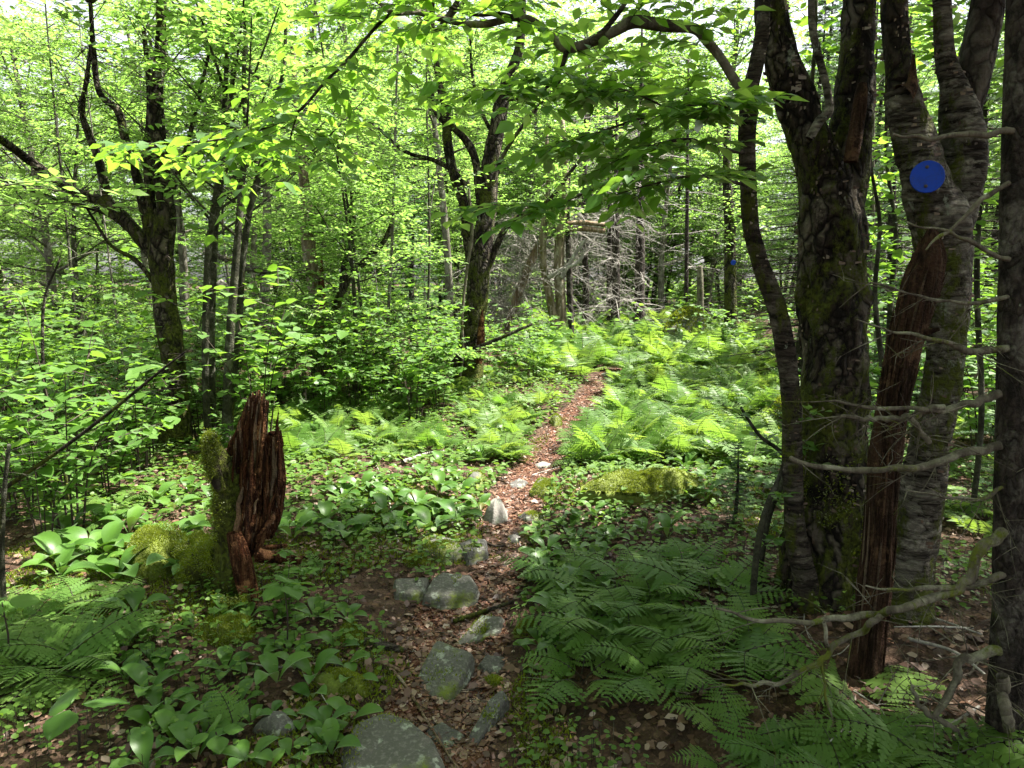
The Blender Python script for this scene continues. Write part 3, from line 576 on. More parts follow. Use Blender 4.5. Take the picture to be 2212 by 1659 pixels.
marker(at(1584, 567, 12.62), (0, -1, 0), .045, 'tiny round blue marker on a far mossy trunk beyond the ferns')

# ------------------------------------------------------------------ right-hand trunks
def tufts(m, P, N, h=.014, mat=0, w=.0045):                 # little moss spikes
    n = len(P); d = unit(unit(N) + gauss(n, .45)); s = unit(np.cross(d, gauss(n))); L = h * U(n, .5, 1.4)
    V = np.stack([P - s * w, P + s * w, P + d * L[:, None]], 1); m.add(V.reshape(-1, 3), np.arange(n * 3).reshape(-1, 3), mat, np.repeat(U(n), 3))
# thin leaning birch and its overhanging limb
Yi = 3.0
pts = [(1716, 1120, 22), (1711, 1000, 21), (1708, 860, 20), (1694, 745, 20), (1676, 660, 19), (1644, 574, 18), (1622, 490, 18), (1616, 400, 18), (1614, 308, 18), (1618, 230, 19), (1622, 190, 17), (1638, 120, 15), (1648, 50, 14), (1655, -60, 12)]
t = thing('birch_tree', foot([(1740, 1260, 20)], Yi), 'thin dark birch leaning against the big mossy trunk, its limb arching over the path', 'tree')
P, rr = limb(t, 'trunk', [(1740, 1265, 26), (1725, 1190, 24)] + pts, Yi, MB_BIRCHD, 12, 36, .17, 20., True, .2, 41, flk=(260, .011))
LB = [[(1614, 208, 14), (1590, 178, 13), (1560, 130, 12), (1530, 92, 13), (1500, 62, 14), (1440, 56, 16), (1372, 47, 17, 2.95), (1330, 66, 14), (1275, 92, 13), (1222, 104, 13, 2.9), (1188, 76, 11), (1150, 46, 11), (1110, 38, 10), (1060, 50, 10, 2.85), (1010, 52, 9), (950, 40, 8), (900, 26, 8), (850, 28, 7, 2.8), (826, 12, 5), (800, -10, 4), (760, -50, 3)],
      [(850, 28, 5, 2.8), (830, 40, 5), (800, 72, 4.5), (750, 130, 4.5), (700, 180, 4), (650, 236, 4, 2.75), (600, 266, 3.5), (520, 292, 3), (440, 306, 2.5), (350, 312, 1.5)],
      [(1224, 110, 8, 2.9), (1214, 145, 6), (1200, 172, 5), (1170, 196, 4), (1130, 212, 3.5), (1090, 214, 3), (1040, 190, 2)],
      [(1280, 90, 9, 2.92), (1310, 60, 8), (1345, 15, 7), (1370, -30, 6)],
      [(1120, 40, 6, 2.88), (1080, 30, 5.5), (1030, 32, 5), (980, 18, 4), (930, -10, 3)],
      [(645, 238, 2.5, 2.75), (632, 280, 2.2), (622, 330, 1.8), (626, 380, 1.3)]]
tw = []
for k, q in enumerate(LB):
    q = [(e[0], e[1], e[2] * .8) + tuple(e[3:]) for e in q]; Q, _ = limb(t, 'limb', q, 2.95 if k < 1 else 2.85, MB_BIRCHD if k else MB_DEADB, 7, 12 if k == 0 else 8, .08, 30., seed=50 + k); tw.append((Q, k))
fol = []
for Q, k in tw:
    n = {0: 24, 1: 26, 2: 16, 3: 8, 4: 12, 5: 7}[k]; b, d, L = side_twigs(Q, n, .42, .12, -.05); fol.append((b, d, L))
SPR = [[(1612, 330, 5, 3.0), (1540, 320, 4, 2.8), (1481, 301, 4, 2.7), (1378, 328, 3, 2.6), (1327, 386, 3), (1207, 437, 2.5), (1120, 442, 2), (1037, 448, 1)],
       [(1610, 230, 5, 3.0), (1550, 225, 4, 2.8), (1481, 228, 3.5, 2.6), (1361, 263, 3), (1280, 290, 2), (1207, 308, 1)],
       [(1612, 400, 4, 3.0), (1560, 388, 3, 2.9), (1500, 380, 3), (1420, 395, 2), (1330, 420, 1)],
       [(1614, 270, 4, 3.0), (1560, 262, 3, 3.1), (1480, 250, 3), (1380, 205, 2), (1300, 180, 1)],
       [(1616, 215, 4, 3.0), (1570, 232, 3, 2.5), (1520, 215, 2.5), (1440, 190, 2)]]
for k, q in enumerate(SPR):
    Q, _ = limb(t, 'limb', q, 2.65, MB_TWIG, 7, 6, 0.); n = (17, 15, 9, 12, 12)[k]; kk = rng.integers(int(len(Q) * .15), len(Q), n); T = unit(np.gradient(Q, axis=0))[kk]; pe = unit(np.cross(T, UP))
    fol.append((Q[kk], unit(T * .7 + pe * np.where(np.arange(n) % 2, .8, -.8)[:, None] + gauss(n, .1)), .30 * U(n, .6, 1.1)))
cw, ex = cloud([at(1655, -60, Yi), at(1370, -30, 2.9)], (2.4, 3.0, 5.6), (2.4, 2.2, 1.5), 260, 12)
m = MB(); B = np.vstack([f[0] for f in fol]); D = np.vstack([f[1] for f in fol]); L = np.concatenate([f[2] for f in fol])
sprays(m, B, D, L, 6, .082, 2, .0016, flat=.30); m.build('leaf_sprays', [ML['near'], MB_TWIG], t)
crown(t, cw, 'near', .09, 8, 4, canopy, ex)
# big mossy trunk
Yj = 3.15
J0 = [(1782, 1270, 98), (1786, 1200, 86), (1790, 1120, 78), (1795, 1020, 73), (1798, 900, 70), (1800, 780, 67), (1800, 650, 67), (1798, 550, 66), (1794, 480, 64), (1790, 420, 60)]
t = thing('broadleaf_tree', foot(J0, Yj), 'massive mossy trunk with peeling bark and broad swollen foot', 'tree')
P, rr = limb(t, 'trunk', J0 + [(1770, 350, 50), (1745, 290, 44), (1715, 210, 40), (1692, 150, 37), (1672, 70, 34), (1660, -60, 30), (1640, -200, 26)], Yj, MB_MOSSY, 14, 72, .27, 17., True, .25, 71, flk=(900, .016))
P2, r2 = limb(t, 'limb', [(1800, 520, 40), (1818, 430, 45), (1832, 330, 45), (1846, 230, 41), (1850, 130, 36), (1856, 40, 33), (1862, -90, 29)], Yj + .04, MB_MOSSY, 12, 48, .22, 18., seed=72, flk=(260, .015))
limb(t, 'broken_limb', [(1838, 350, 15), (1846, 300, 16), (1854, 250, 15), (1860, 205, 13), (1863, 180, 9)], Yj - .18, MW_SNAG, 7, 12, .15, 20.)
limb(t, 'limb', [(1748, 300, 9), (1770, 262, 10), (1790, 240, 9), (1786, 190, 8), (1768, 120, 8), (1755, 60, 8), (1752, -20, 7)], Yj - .2, MB_BIRCH, 7, 10, .08)
m = MB(); k = rng.integers(0, 62, 9000); a = U(9000, 0, 2 * np.pi); nr = np.stack([np.cos(a), np.sin(a), 0 * a], -1); q = P[k] + nr * (rr[k] * 1.0)[:, None] + UP * U(9000, -.03, .03)[:, None]; kk = fbm(q * 5., 8) > .53; tufts(m, q[kk], nr[kk] + UP * .3, .016); m.build('moss', [ML['moss']], t)
cw, ex = cloud([at(1640, -190, Yj), at(1862, -80, Yj)], (4.4, 3.2, 6.6), (3.4, 2.9, 2.0), 520, 16, .8); crown(t, cw, 'canopy', .095, 8, 4, canopy, ex)
# bare brown snag
Yk = 2.5
K0 = [(1868, 1475, 44), (1878, 1380, 40), (1888, 1280, 39), (1898, 1180, 37), (1906, 1080, 35), (1914, 980, 36), (1926, 880, 38), (1946, 780, 42), (1968, 690, 45), (1990, 610, 46), (2006, 560, 38), (2012, 520, 22), (2012, 490, 7)]
t = thing('dead_snag', foot(K0, Yk), 'bare brown barkless snag leaning right against the birch with the blue disc', 'dead tree')
P, rr = px(K0, Yk); rr = rr * .76; b = P[0].copy(); b[2] -= .25; C = catmull(np.column_stack([np.vstack([b, P]), np.r_[rr[0] * 1.3, rr]]), 9); m = MB(); tube(m, C[:, :3], C[:, 3], 64, 0, .26, 13., 81, fib=.3, var=.4)
for q in range(130):
    a, n_ = U(1, 0, 6.28)[0], rng.integers(8, 34); i = rng.integers(1, len(C) - n_ - 4); e = C[i:i + n_]; w = np.linspace(0, 1, n_); o = np.array([math.cos(a), math.sin(a), 0]); tube(m, e[:, :3] + o * (e[:, 3:4] * U(1, .86, 1.08)[0]) + o * (U(1, 0, .02)[0] * w ** 3)[:, None], U(1, .002, .007)[0] * np.sin(np.pi * (w * .9 + .05)), 4, 0, .5, 50., q, var=U(1)[0])
for q in range(5):
    i = rng.integers(8, len(C) - 20); a = U(1, 3.4, 6.1)[0]; o = np.array([math.cos(a), math.sin(a), .35]); tube(m, np.array([C[i, :3], C[i, :3] + o * C[i, 3], C[i, :3] + o * (C[i, 3] + U(1, .01, .05)[0])]), [.016, .012, .006], 7, 0, .4, 40., q, var=.2)
if 1: m.build('trunk', [MW_SNAG], t)
# birch with the marker
Yl = 2.9
L0 = [(1950, 1300, 58), (1962, 1220, 52), (1980, 1120, 46), (1998, 1020, 42), (2016, 930, 40), (2034, 820, 38), (2046, 720, 38), (2050, 620, 42), (2040, 540, 52), (2030, 480, 58)]
t = thing('birch_tree', foot(L0, Yl), 'forked birch with scaly lichened bark wearing the big blue disc', 'tree')
P, rr = limb(t, 'trunk', L0 + [(2004, 410, 50), (1988, 350, 44), (1972, 290, 41), (1956, 230, 37), (1946, 190, 33)], Yl, MB_BIRCH, 14, 60, .18, 18., True, .2, 91, tip=False, flk=(300, .014))
limb(t, 'splintered_stub', [(1952, 205, 26), (1968, 190, 14), (1972, 150, 7), (1974, 118, 3)], Yl - .06, MW_SNAG, 7, 10, .25, 20.)
Pa, ra = limb(t, 'limb', [(1948, 215, 32), (1942, 150, 29), (1938, 90, 28), (1934, 20, 26), (1930, -80, 24)], Yl + .02, MB_MOSSY, 12, 40, .22, 18., seed=92, flk=(120, .014))
Pb, rb = limb(t, 'limb', [(2046, 510, 42), (2068, 430, 44), (2078, 360, 45), (2080, 290, 42), (2070, 230, 36), (2062, 190, 28), (2046, 140, 21), (2038, 70, 19), (2032, -60, 17)], Yl + .05, MB_BIRCH, 12, 40, .18, 16., seed=93, flk=(160, .014))
Pc, rc = limb(t, 'limb', [(2074, 260, 34), (2094, 190, 36), (2108, 130, 36), (2124, 60, 35), (2145, -70, 32)], Yl + .1, MB_DARK, 9, 22, .16, 14., seed=94)
cw, ex = cloud([at(1930, -80, Yl), at(2032, -60, Yl), at(2145, -70, Yl)], (4.6, 1.9, 6.8), (3.2, 3.0, 2.0), 520, 16, .8); crown(t, cw, 'canopy', .095, 8, 4, canopy, ex)
d0 = at(2003, 382, Yl - .135); marker(d0, (-.28, -1, .05), 33 * 2.78 / F, 'big round blue marker nailed to the forked birch')
# spruce at the right edge and its dead branches
Ym = 2.1
M0 = [(2172, 1640, 42), (2177, 1500, 37), (2182, 1300, 34), (2185, 1100, 33), (2188, 900, 32), (2191, 700, 31), (2195, 500, 31), (2199, 300, 30), (2205, 100, 29), (2212, -150, 26)]
t = thing('spruce_tree', foot(M0, Ym), 'spruce trunk at the right edge with many bare dead branches', 'tree')
P, rr = limb(t, 'trunk', M0, Ym, MB_SPRUCE, 14, 56, .12, 30., True, .15, 101)
DB = [[(2176, 752, 9), (2130, 757, 9), (2090, 759, 8), (2039, 738, 5, 2.05), (1930, 718, 3), (1850, 690, 1.5)], [(2160, 850, 9), (2120, 862, 9), (2073, 877, 8), (2018, 885, 6, 2.05), (1971, 881, 5), (1861, 878, 4), (1790, 866, 2)],
      [(2040, 880, 7, 2.05), (2005, 888, 7), (1971, 902, 7), (1930, 903, 6), (1885, 907, 6), (1850, 902, 5), (1817, 899, 4)], [(1966, 903, 5, 2.05), (1985, 930, 6), (2008, 957, 6)],
      [(2160, 962, 10), (2105, 974, 9), (2056, 988, 9), (1971, 1012, 8, 2.03), (1868, 1016, 7), (1766, 1008, 6), (1707, 988, 5)],
      [(2180, 1145, 14), (2160, 1155, 12), (2118, 1188, 12), (2101, 1236, 11), (2070, 1275, 10), (1971, 1307, 9, 2.0), (1902, 1328, 8), (1827, 1336, 7), (1749, 1346, 6), (1646, 1342, 5), (1547, 1314, 3)],
      [(1904, 1328, 7, 2.0), (1868, 1362, 7), (1813, 1387, 6), (1785, 1420, 6), (1766, 1436, 6), (1697, 1471, 5), (1629, 1482, 4), (1560, 1478, 2)],
      [(2160, 1405, 11), (2110, 1417, 9), (2073, 1428, 9), (2066, 1470, 8), (2045, 1510, 8), (2019, 1547, 7)], [(2215, 1655, 8), (2107, 1605, 7), (2022, 1550, 6), (1981, 1523, 5), (1972, 1480, 4)],
      [(2164, 1460, 12, 2.02), (2170, 1520, 12, 1.95), (2180, 1580, 12), (2210, 1665, 11)], [(2188, 284, 8), (2107, 290, 7), (2012, 302, 5), (1930, 290, 3)], [(2180, 395, 6), (2120, 430, 5), (2050, 500, 4), (2000, 540, 2)],
      [(2178, 1050, 5), (2110, 1080, 4), (2040, 1075, 3), (1960, 1060, 2)], [(2180, 560, 6), (2120, 535, 5), (2050, 500, 4), (1960, 480, 2)], [(2170, 1240, 8), (2110, 1262, 7), (2060, 1270, 6), (1960, 1275, 4), (1870, 1265, 2)],
      [(1780, 1344, 4, 2.0), (1790, 1400, 4), (1775, 1440, 3), (1782, 1500, 3), (1800, 1570, 2)], [(2180, 640, 5), (2080, 655, 4), (1990, 640, 3), (1880, 610, 2)]]
def kink(q, a):
    o = [q[0]]
    for A, B in zip(q[:-1], q[1:]):
        for f in (.33, .67): o.append(tuple([A[0] + (B[0] - A[0]) * f + U(1, -a, a)[0], A[1] + (B[1] - A[1]) * f + U(1, -a, a)[0], A[2] + (B[2] - A[2]) * f + U(1, -.8, .8)[0]]) + ((A[3],) if len(A) > 3 else ()))
        o.append(B)
    return o
for k, q in enumerate(DB): q = kink(q, 5.); limb(t, 'dead_branch', q, 2.08, MB_DEADB, 4, 9, .2, 60., seed=110 + k, twig=(9, .2, 0, .0024, 3, .15) if q[0][1] > 600 else None)
cw, ex = cloud([at(2206, -140, Ym)], (5.2, .6, 7.2), (3.0, 2.8, 2.2), 420, 14, .8); crown(t, cw, 'fir', .06, 12, 5, canopy, ex, wide=.5)

# broadleaf sprays between and above the right-hand trunks
def low_twig_tree(pts, Yd, lab, cat, n=24, leaf=.09, mat='near', twl=.35, nm='sapling', group=None, mask=None):
    t = thing(nm, foot(pts, Yd), lab, cat, group); P, rr = limb(t, 'stem', pts, Yd, MB_SAP, 8, 8, .06, base=True); crown(t, [side_twigs(P, n, twl, .3)], mat, leaf, 5, 2, tw=.002, name='leaves', mask=mask); return t
low_twig_tree([(1890, 1180, 6), (1895, 950, 6), (1905, 800, 6), (1890, 640, 5), (1900, 480, 4), (1880, 330, 3), (1895, 100, 2)], 3.9, 'slender sapling glowing green between the mossy trunk and the brown snag', 'sapling', 34)
low_twig_tree([(1920, 1120, 7), (1915, 860, 7), (1925, 640, 6), (1935, 500, 5), (1915, 330, 4), (1920, 60, 3)], 4.8, 'grey sapling seen just behind the brown snag top', 'sapling', 34)
low_twig_tree([(2120, 900, 6), (2110, 600, 6), (2125, 300, 5), (2130, 60, 4), (2110, -100, 3)], 4.2, 'leafy sapling behind the right fork of the disc birch', 'sapling', 90, twl=.5)
low_twig_tree([(1740, 1000, 6), (1736, 600, 6), (1745, 300, 5), (1760, 100, 4), (1765, -80, 3)], 4.6, 'leafy sapling hidden behind the thin leaning birch', 'sapling', 80, twl=.5, mask=canopy)
low_twig_tree([(1640, 1250, 6), (1660, 1120, 6), (1700, 1000, 5), (1640, 940, 4), (1600, 880, 3)], 3.2, 'thin bare-stemmed shrub at the foot of the leaning birch', 'shrub', 10, .06, 'shrub', .2, 'shrub')
low_twig_tree([(1630, 1240, 7), (1642, 1150, 7), (1662, 1080, 6), (1690, 1010, 4), (1710, 900, 2)], 3.0, 'pale dead-looking shrub stem beside the big mossy trunk', 'shrub', 6, .05, 'shrub', .2, 'shrub')

# ------------------------------------------------------------------ broadleaf woods
def broadleaf_meshes(seed, h, r, nl, first=.22, leaf=.075, per=7, thick=.09):
    tr, cr_ = MB(), MB(); z = np.linspace(-.1, h * .95, 9); a = seed * 1.7
    P = catmull(np.stack([.18 * np.sin(z * .7 + a), .18 * np.cos(z * .6 + a), z], -1) - np.array([.18 * math.sin(a), .18 * math.cos(a), 0]), 3)
    tube(tr, P, thick * np.linspace(1, .12, len(P)) ** .8, 10, lump=.1, seed=seed); tw = []
    for k in range(nl):
        tt = first + (1 - first) * (k + .5) / nl; s = P[min(int(tt * len(P)), len(P) - 1)]; an = k * 2.4 + U(1, -.4, .4)[0]; L = r * (1.15 - .65 * tt) * U(1, .6, 1.15)[0]; e = U(1, .15, .8)[0]
        d = np.array([math.cos(an), math.sin(an), e]); C = catmull(np.array([s, s + d * L * .5 + UP * .05 + gauss(1, .06)[0], s + d * L * np.array([1, 1, .8]) + gauss(1, .1)[0]]), 6)
        tube(tr, C, np.linspace(thick * .35 * (1.1 - tt * .6), .006, len(C)), 6); tw.append(side_twigs(C, 10, .65, .25)); tw.append((C[-1:], d[None], np.array([.6])))
        if k % 2: 
            s2 = C[len(C) // 2]; d2 = d + gauss(1, .6)[0]; C2 = catmull(np.array([s2, s2 + d2 * L * .3, s2 + d2 * L * .55 - UP * .1]), 5); tube(tr, C2, np.linspace(.012, .004, len(C2)), 5); tw.append(side_twigs(C2, 7, .6, .2))
    B = np.vstack([q[0] for q in tw]); D = np.vstack([q[1] for q in tw]); L = np.concatenate([q[2] for q in tw]); sprays(cr_, B, D, L, per, leaf, 4, .0035)
    return tr.mesh('tree_trunk', [MB_PALE if seed % 2 else MB_SAP]), cr_.mesh('tree_crown', [ML['canopy'], MB_TWIG])
BL = [broadleaf_meshes(1, 6.0, 1.9, 24), broadleaf_meshes(2, 4.6, 1.5, 18, .15, thick=.05), broadleaf_meshes(3, 7.0, 2.1, 24, .35, thick=.10), broadleaf_meshes(4, 3.6, 1.3, 16, .15, thick=.035), broadleaf_meshes(5, 6.6, 1.8, 22, .45, thick=.08)]
pos = []
def spot_ok(x, y, dmin):
    if pathdist(np.array([x]), np.array([y]))[0] < 1.0: return False
    u, v, z = scr(np.array([x, y, .6]));
    if y < 13 and 860 < u < 1650: return False
    if 13 <= y < 18 and 1040 < u < 1600: return False
    if 3 < x < 7.5 and 6.5 < y < 11.5 or 1 < x < 9.5 and 11 < y < 18.5: return False
    return all((x - a) ** 2 + (y - b) ** 2 > dmin ** 2 for a, b in pos)
regions = [(-6.5, -1.5, 8.2, 13, 1, 'young tree in the leafy thicket behind the saplings', 'trees in the thicket behind the saplings', 1.15), (-13, -6, 6, 14, 4, 'tree in the dense wood beyond the spreading tree', 'trees of the wood beyond the spreading tree', 1.5),
           (-14, -1, 13, 24, 27, 'sunlit tree deep in the wood behind the pale birch', 'sunlit trees deep in the wood', 1.6), (-3, 6, 18.5, 32, 30, 'bright tree beyond the dead spruce tangle', 'trees beyond the dead spruce tangle', 1.6), (4, 16, 11, 26, 14, 'leafy tree mixed among the dark spruces', 'broadleaf trees among the spruces', 1.8), (-30, 28, 26, 46, 75, 'far sunlit tree at the back of the wood', 'farthest trees of the wood', 2.0)]
for x0, x1, y0, y1, n, lab, gr, dm in regions:
    c = 0
    for _ in range(n * 30):
        x, y = U(1, x0, x1)[0], U(1, y0, y1)[0]
        if abs(x) > .8 * y + 2.5 or not spot_ok(x, y, dm): continue
        pos.append((x, y)); ms = BL[rng.integers(0, 5)] if 13 < y < 18 else BL[(0, 1, 3)[rng.integers(0, 3)]] if y > 26 else BL[(1, 3, 1, 0, 3)[rng.integers(0, 5)]]
        place_tree('broadleaf_tree', ms, (x, y, H(x, y) - .02), U(1, 0, 6.28)[0], U(1, .8, 1.15)[0] * (1 if y < 16 else 1.2 if y < 25 else 2.0), lab, 'tree', gr); c += 1
        if c >= n: break
for x, y, k in ((3.6, -1.6, 2), (-1.2, -2.2, 0), (8.2, -.6, 4), (-4.6, 2.2, 0), (8.6, 4.8, 4), (1.2, -3.5, 2)):  # out-of-view trees, added to cast shade on the foreground
    place_tree('broadleaf_tree', BL[k], (x, y, H(x, y)), x, 1.45, 'unseen tall tree added near the viewpoint to shade the foreground', 'tree', 'unseen shade trees added around the viewpoint')

# ------------------------------------------------------------------ shrubs
def shrub_mesh(seed, h, stems=5, leaf=.09, n=8):
    m = MB(); PP, DD, NN, SS = [], [], [], []
    for k in range(stems):
        a = k * 2.4 + seed + U(1, -.4, .4)[0]; o = np.array([math.cos(a), math.sin(a), 0]); hh = h * U(1, .6, 1.1)[0]
        C = catmull(np.array([o * .05 - UP * .05, o * .12 * h + UP * hh * .5, o * .34 * h + UP * hh]), 8); tube(m, C, np.linspace(.007, .002, len(C)), 5, 1); br = [C]
        for j in range(4):
            s = C[rng.integers(5, len(C))]; b = U(1, 0, 6.28)[0]; d = np.array([math.cos(b), math.sin(b), .35]); Q = catmull(np.array([s, s + d * h * .16, s + d * h * .3 - UP * .02]), 5); tube(m, Q, np.linspace(.004, .0015, len(Q)), 4, 1); br.append(Q)
        for Q in br:
            T = unit(np.gradient(Q, axis=0)); pe = unit(np.cross(T, UP) + 1e-5)
            for i in np.linspace(len(Q) * .35, len(Q) - 1, n if Q is C else 4).astype(int):
                for s in (1, -1): PP.append(Q[i]); DD.append(pe[i] * s + T[i] * .35 + gauss(1, .25)[0] - UP * .15); NN.append(UP + gauss(1, .25)[0]); SS.append(leaf * U(1, .55, 1.15)[0])
    put(m, ROUND, np.array(PP), np.array(DD), np.array(NN), np.array(SS), 0); return m.mesh('shrub', [ML['shrub'], MB_TWIG])
SH = [shrub_mesh(1, .9), shrub_mesh(2, 1.2, 6), shrub_mesh(3, .65, 4, .08, 7), shrub_mesh(4, 1.45, 6, .095), shrub_mesh(5, 1.0, 5, .075, 10)]
sp = []
def shrubs(x0, x1, y0, y1, n, lab, gr, kinds, dm, umax=9999, smul=1.):
    c = 0
    for _ in range(n * 25):
        x, y = U(1, x0, x1)[0], U(1, y0, y1)[0]
        if abs(x) > .75 * y + .6 or pathdist(np.array([x]), np.array([y]))[0] < .7 or scr(np.array([x, y, 0.]))[0] > umax: continue
        us = scr(np.array([x, y, 0.]))[0]
        if (320 < us < 545 and y < 6.5) or (955 < us < 1085 and y < 9.4): continue
        if any((x - a) ** 2 + (y - b) ** 2 < dm * dm for a, b in sp): continue
        sp.append((x, y)); inst_mesh('shrub', SH[kinds[rng.integers(0, len(kinds))]], (x, y, H(x, y)), U(1, 0, 6.28)[0], U(1, .75, 1.2)[0] * smul, lab, 'shrub', gr); c += 1
        if c >= n: return
shrubs(-5.2, -2.6, 3.9, 6.0, 22, 'leafy shrub in the dense thicket below the spreading tree', 'shrubs below the spreading tree', (0, 1, 2, 4), .42)
shrubs(-8, -2.2, 6.0, 9.2, 44, 'tall round-leaved shrub in the thicket around the saplings', 'shrubs around the saplings', (0, 1, 3, 4), .5)
shrubs(-2.6, -.6, 7.2, 9.6, 22, 'round-leaved shrub between the saplings and the cracked birch', 'shrubs before the cracked birch', (0, 1, 2, 4), .42, 990)
shrubs(-1.0, .6, 9.4, 12, 14, 'shrub at the foot of the cracked birch', 'shrubs at the foot of the cracked birch', (0, 2, 4), .42, 1180, .85)
shrubs(-11, -2, 9.2, 15, 44, 'shrub in the bright understorey behind the pale birch', 'shrubs behind the pale birch', (0, 1, 3), .6)
shrubs(3.4, 8.5, 5, 12, 26, 'shrub in the shade behind the birch trunks', 'shrubs behind the birch trunks', (0, 1, 3), .55)
shrubs(-1.5, 5, 16.5, 24, 24, 'shrub under the far spruces beyond the fern crest', 'shrubs beyond the fern crest', (0, 1, 3), .6)
for u, v, s, k, lab in ((95, 1180, .62, 1, 'lone shrub whose leaves hang at the left edge below the thicket'), (470, 985, .5, 2, 'young leafy shoot growing beside the mossy side of the stump'), (620, 1330, .42, 2, 'small seedling with toothed leaves in front of the stump')):
    p = gnd(u, v); inst_mesh('shrub', SH[k], p, v, s, lab, 'shrub', None)
def _fine():
    t = np.linspace(0, 1, 15); c = np.linspace(-1, 1, 11); w = .46 * np.sin(np.pi * np.clip(t, 0, 1) ** .72) ** .8; w[0] = .03; w[-1] = .004; w = w * (1 + .035 * np.where(np.arange(15) % 2, 1, -1))
    X = w[:, None] * c[None]; Y = t[:, None] - .10 * (1 - np.abs(c[None])) * 0 + .07 * np.abs(c[None]) * (1 - t[:, None]); Z = .05 * np.abs(c[None]) - .16 * t[:, None] ** 2.5 - .05 * np.abs(c[None]) ** 3 + .012 * np.sin((t[:, None] * 9 - np.abs(c[None]) * 2.2) * 2 * np.pi) * np.abs(c[None]) + .02 * np.sin(t[:, None] * 7 + c[None] * 3)
    V = np.stack([X, Y - .04 * np.exp(-(t[:, None] / .1) ** 2) * np.abs(c[None]), Z], -1).reshape(-1, 3); i = (np.arange(14)[:, None] * 11 + np.arange(10)[None]).ravel(); return V, [np.stack([i, i + 1, i + 12, i + 11], -1)]
FINE = _fine()
def big_leaf_plant(u, v, n, leaf, h, lab):
    p = gnd(u, v); m = MB(); a = np.arange(n) * 2 * np.pi / n + .5; d = np.stack([np.cos(a), np.sin(a), 0 * a - .1], -1); q = p + UP * h; tube(m, np.array([p - UP * .03, p + UP * h * .5 + [.01, 0, 0], q]), [.004, .0035, .002], 6, 1)
    put(m, FINE, np.repeat(q[None], n, 0) + d * .02, d, UP + gauss(n, .22), leaf * U(n, .8, 1.15), 0); t = thing('broad_leaf_seedling', p, lab, 'seedling'); m.build('leaves', [ML['shrub'], MB_TWIG], t)
big_leaf_plant(170, 1620, 3, .125, .15, 'seedling with three very broad leaves near the lower left corner')
big_leaf_plant(620, 1400, 5, .10, .28, 'dark-stemmed seedling with a flat whorl of leaves in front of the stump')
big_leaf_plant(20, 1440, 3, .11, .26, 'broad-leaved seedling cut by the left edge beside the low ferns')
big_leaf_plant(470, 1640, 4, .075, .09, 'low broad-leaved seedling at the bottom edge beside the narrow fern')

# ------------------------------------------------------------------ ferns
def frond(m, L, npair=14, wid=.34, arch=.5, el=1.0, yaw=0., lod=0, ox=0.):
    t = np.linspace(0, 1, 14); th = el * (1 - t) + (el - arch * 2.2) * t; ds = L / 13; y = np.cumsum(np.cos(th)) * ds; z = np.cumsum(np.sin(th)) * ds
    Q = np.stack([.02 * np.sin(t * 4 + yaw), y - y[0], z - z[0]], -1); c, s = math.cos(yaw), math.sin(yaw); Rm = np.array([[c, -s, 0], [s, c, 0], [0, 0, 1]])
    m_ = MB(); tube(m_, Q, np.linspace(.0035, .0008, 14), 4, 1)
    tt = np.linspace(.2, .985, npair); T = unit(np.gradient(Q, axis=0)); PP, DD, NN, SS, VV = [], [], [], [], []
    for i, u in enumerate(tt):
        f = u * 13; k = min(int(f), 12); p = Q[k] * (1 - f + k) + Q[k + 1] * (f - k); tg = T[k]; ln = L * wid * min((u - .08) / .24, 1, (1.03 - u) / .66) * U(1, .9, 1.08)[0]; nr = unit(np.cross(np.array([1., 0, 0]), tg)[None])[0]
        for sd in (1, -1):
            d = unit((np.array([sd, 0, 0.]) + tg * .33 - nr * .12 + gauss(1, .06)[0])[None])[0]
            PP.append(p); DD.append(d); NN.append(nr + gauss(1, .10)[0]); SS.append(ln)
    put(m_, LEAF if lod else PINNA, np.array(PP), np.array(DD), np.array(NN), np.array(SS), 0, var=np.clip(rng.random() * .5 + .25 + .1 * rng.normal(size=len(PP)), 0, 1), wide=.5 if lod else 1.)
    for v in m_.v: v[:] = v @ Rm.T
    for (f, mt), in zip(m_.f): pass
    off = m.n
    m.v += m_.v; m.var += m_.var; m.f += [(f + off, mt) for f, mt in m_.f]; m.n += m_.n
def frond_mesh(L, **k): m = MB(); frond(m, L, **k); return m.mesh('frond', [ML['fern'], MB_SAP])
FR = [frond_mesh(.52, arch=.45, el=.85), frond_mesh(.46, arch=.6, el=1.1), frond_mesh(.58, arch=.5, el=.7, wid=.38), frond_mesh(.42, arch=.35, el=1.25, wid=.30), frond_mesh(.5, arch=.3, el=.4, wid=.4)]
def fern_plant(n, L, lod=0, el=1.0):
    m = MB()
    for k in range(n): frond(m, L * U(1, .7, 1.1)[0], 15 if not lod else 13, .34, U(1, .35, .6)[0], el + U(1, -.3, .3)[0], k * 6.283 / n + U(1, -.5, .5)[0], lod)
    return m.mesh('fern', [ML['fern'], MB_SAP])
FP = [fern_plant(6, .46), fern_plant(5, .5), fern_plant(7, .42), fern_plant(4, .5, 0, 1.25)]
def near_fern(u, v, n, s, lab, gr=None, a0=0., span=6.28, kinds=(0, 1, 2)):
    p = gnd(u, v); t = thing('fern', p, lab, 'fern', gr); t.scale = (s, s, s)
    for k in range(n):
        o = link('frond', FR[kinds[(k + int(u)) % len(kinds)]], t); o.rotation_euler = (U(1, -.12, .12)[0], U(1, -.2, .2)[0], a0 + span * k / n + U(1, -.25, .25)[0]); q = U(1, .75, 1.1)[0]; o.scale = (q, q, q); o.location = (U(1, -.03, .03)[0], U(1, -.03, .03)[0], -.01)
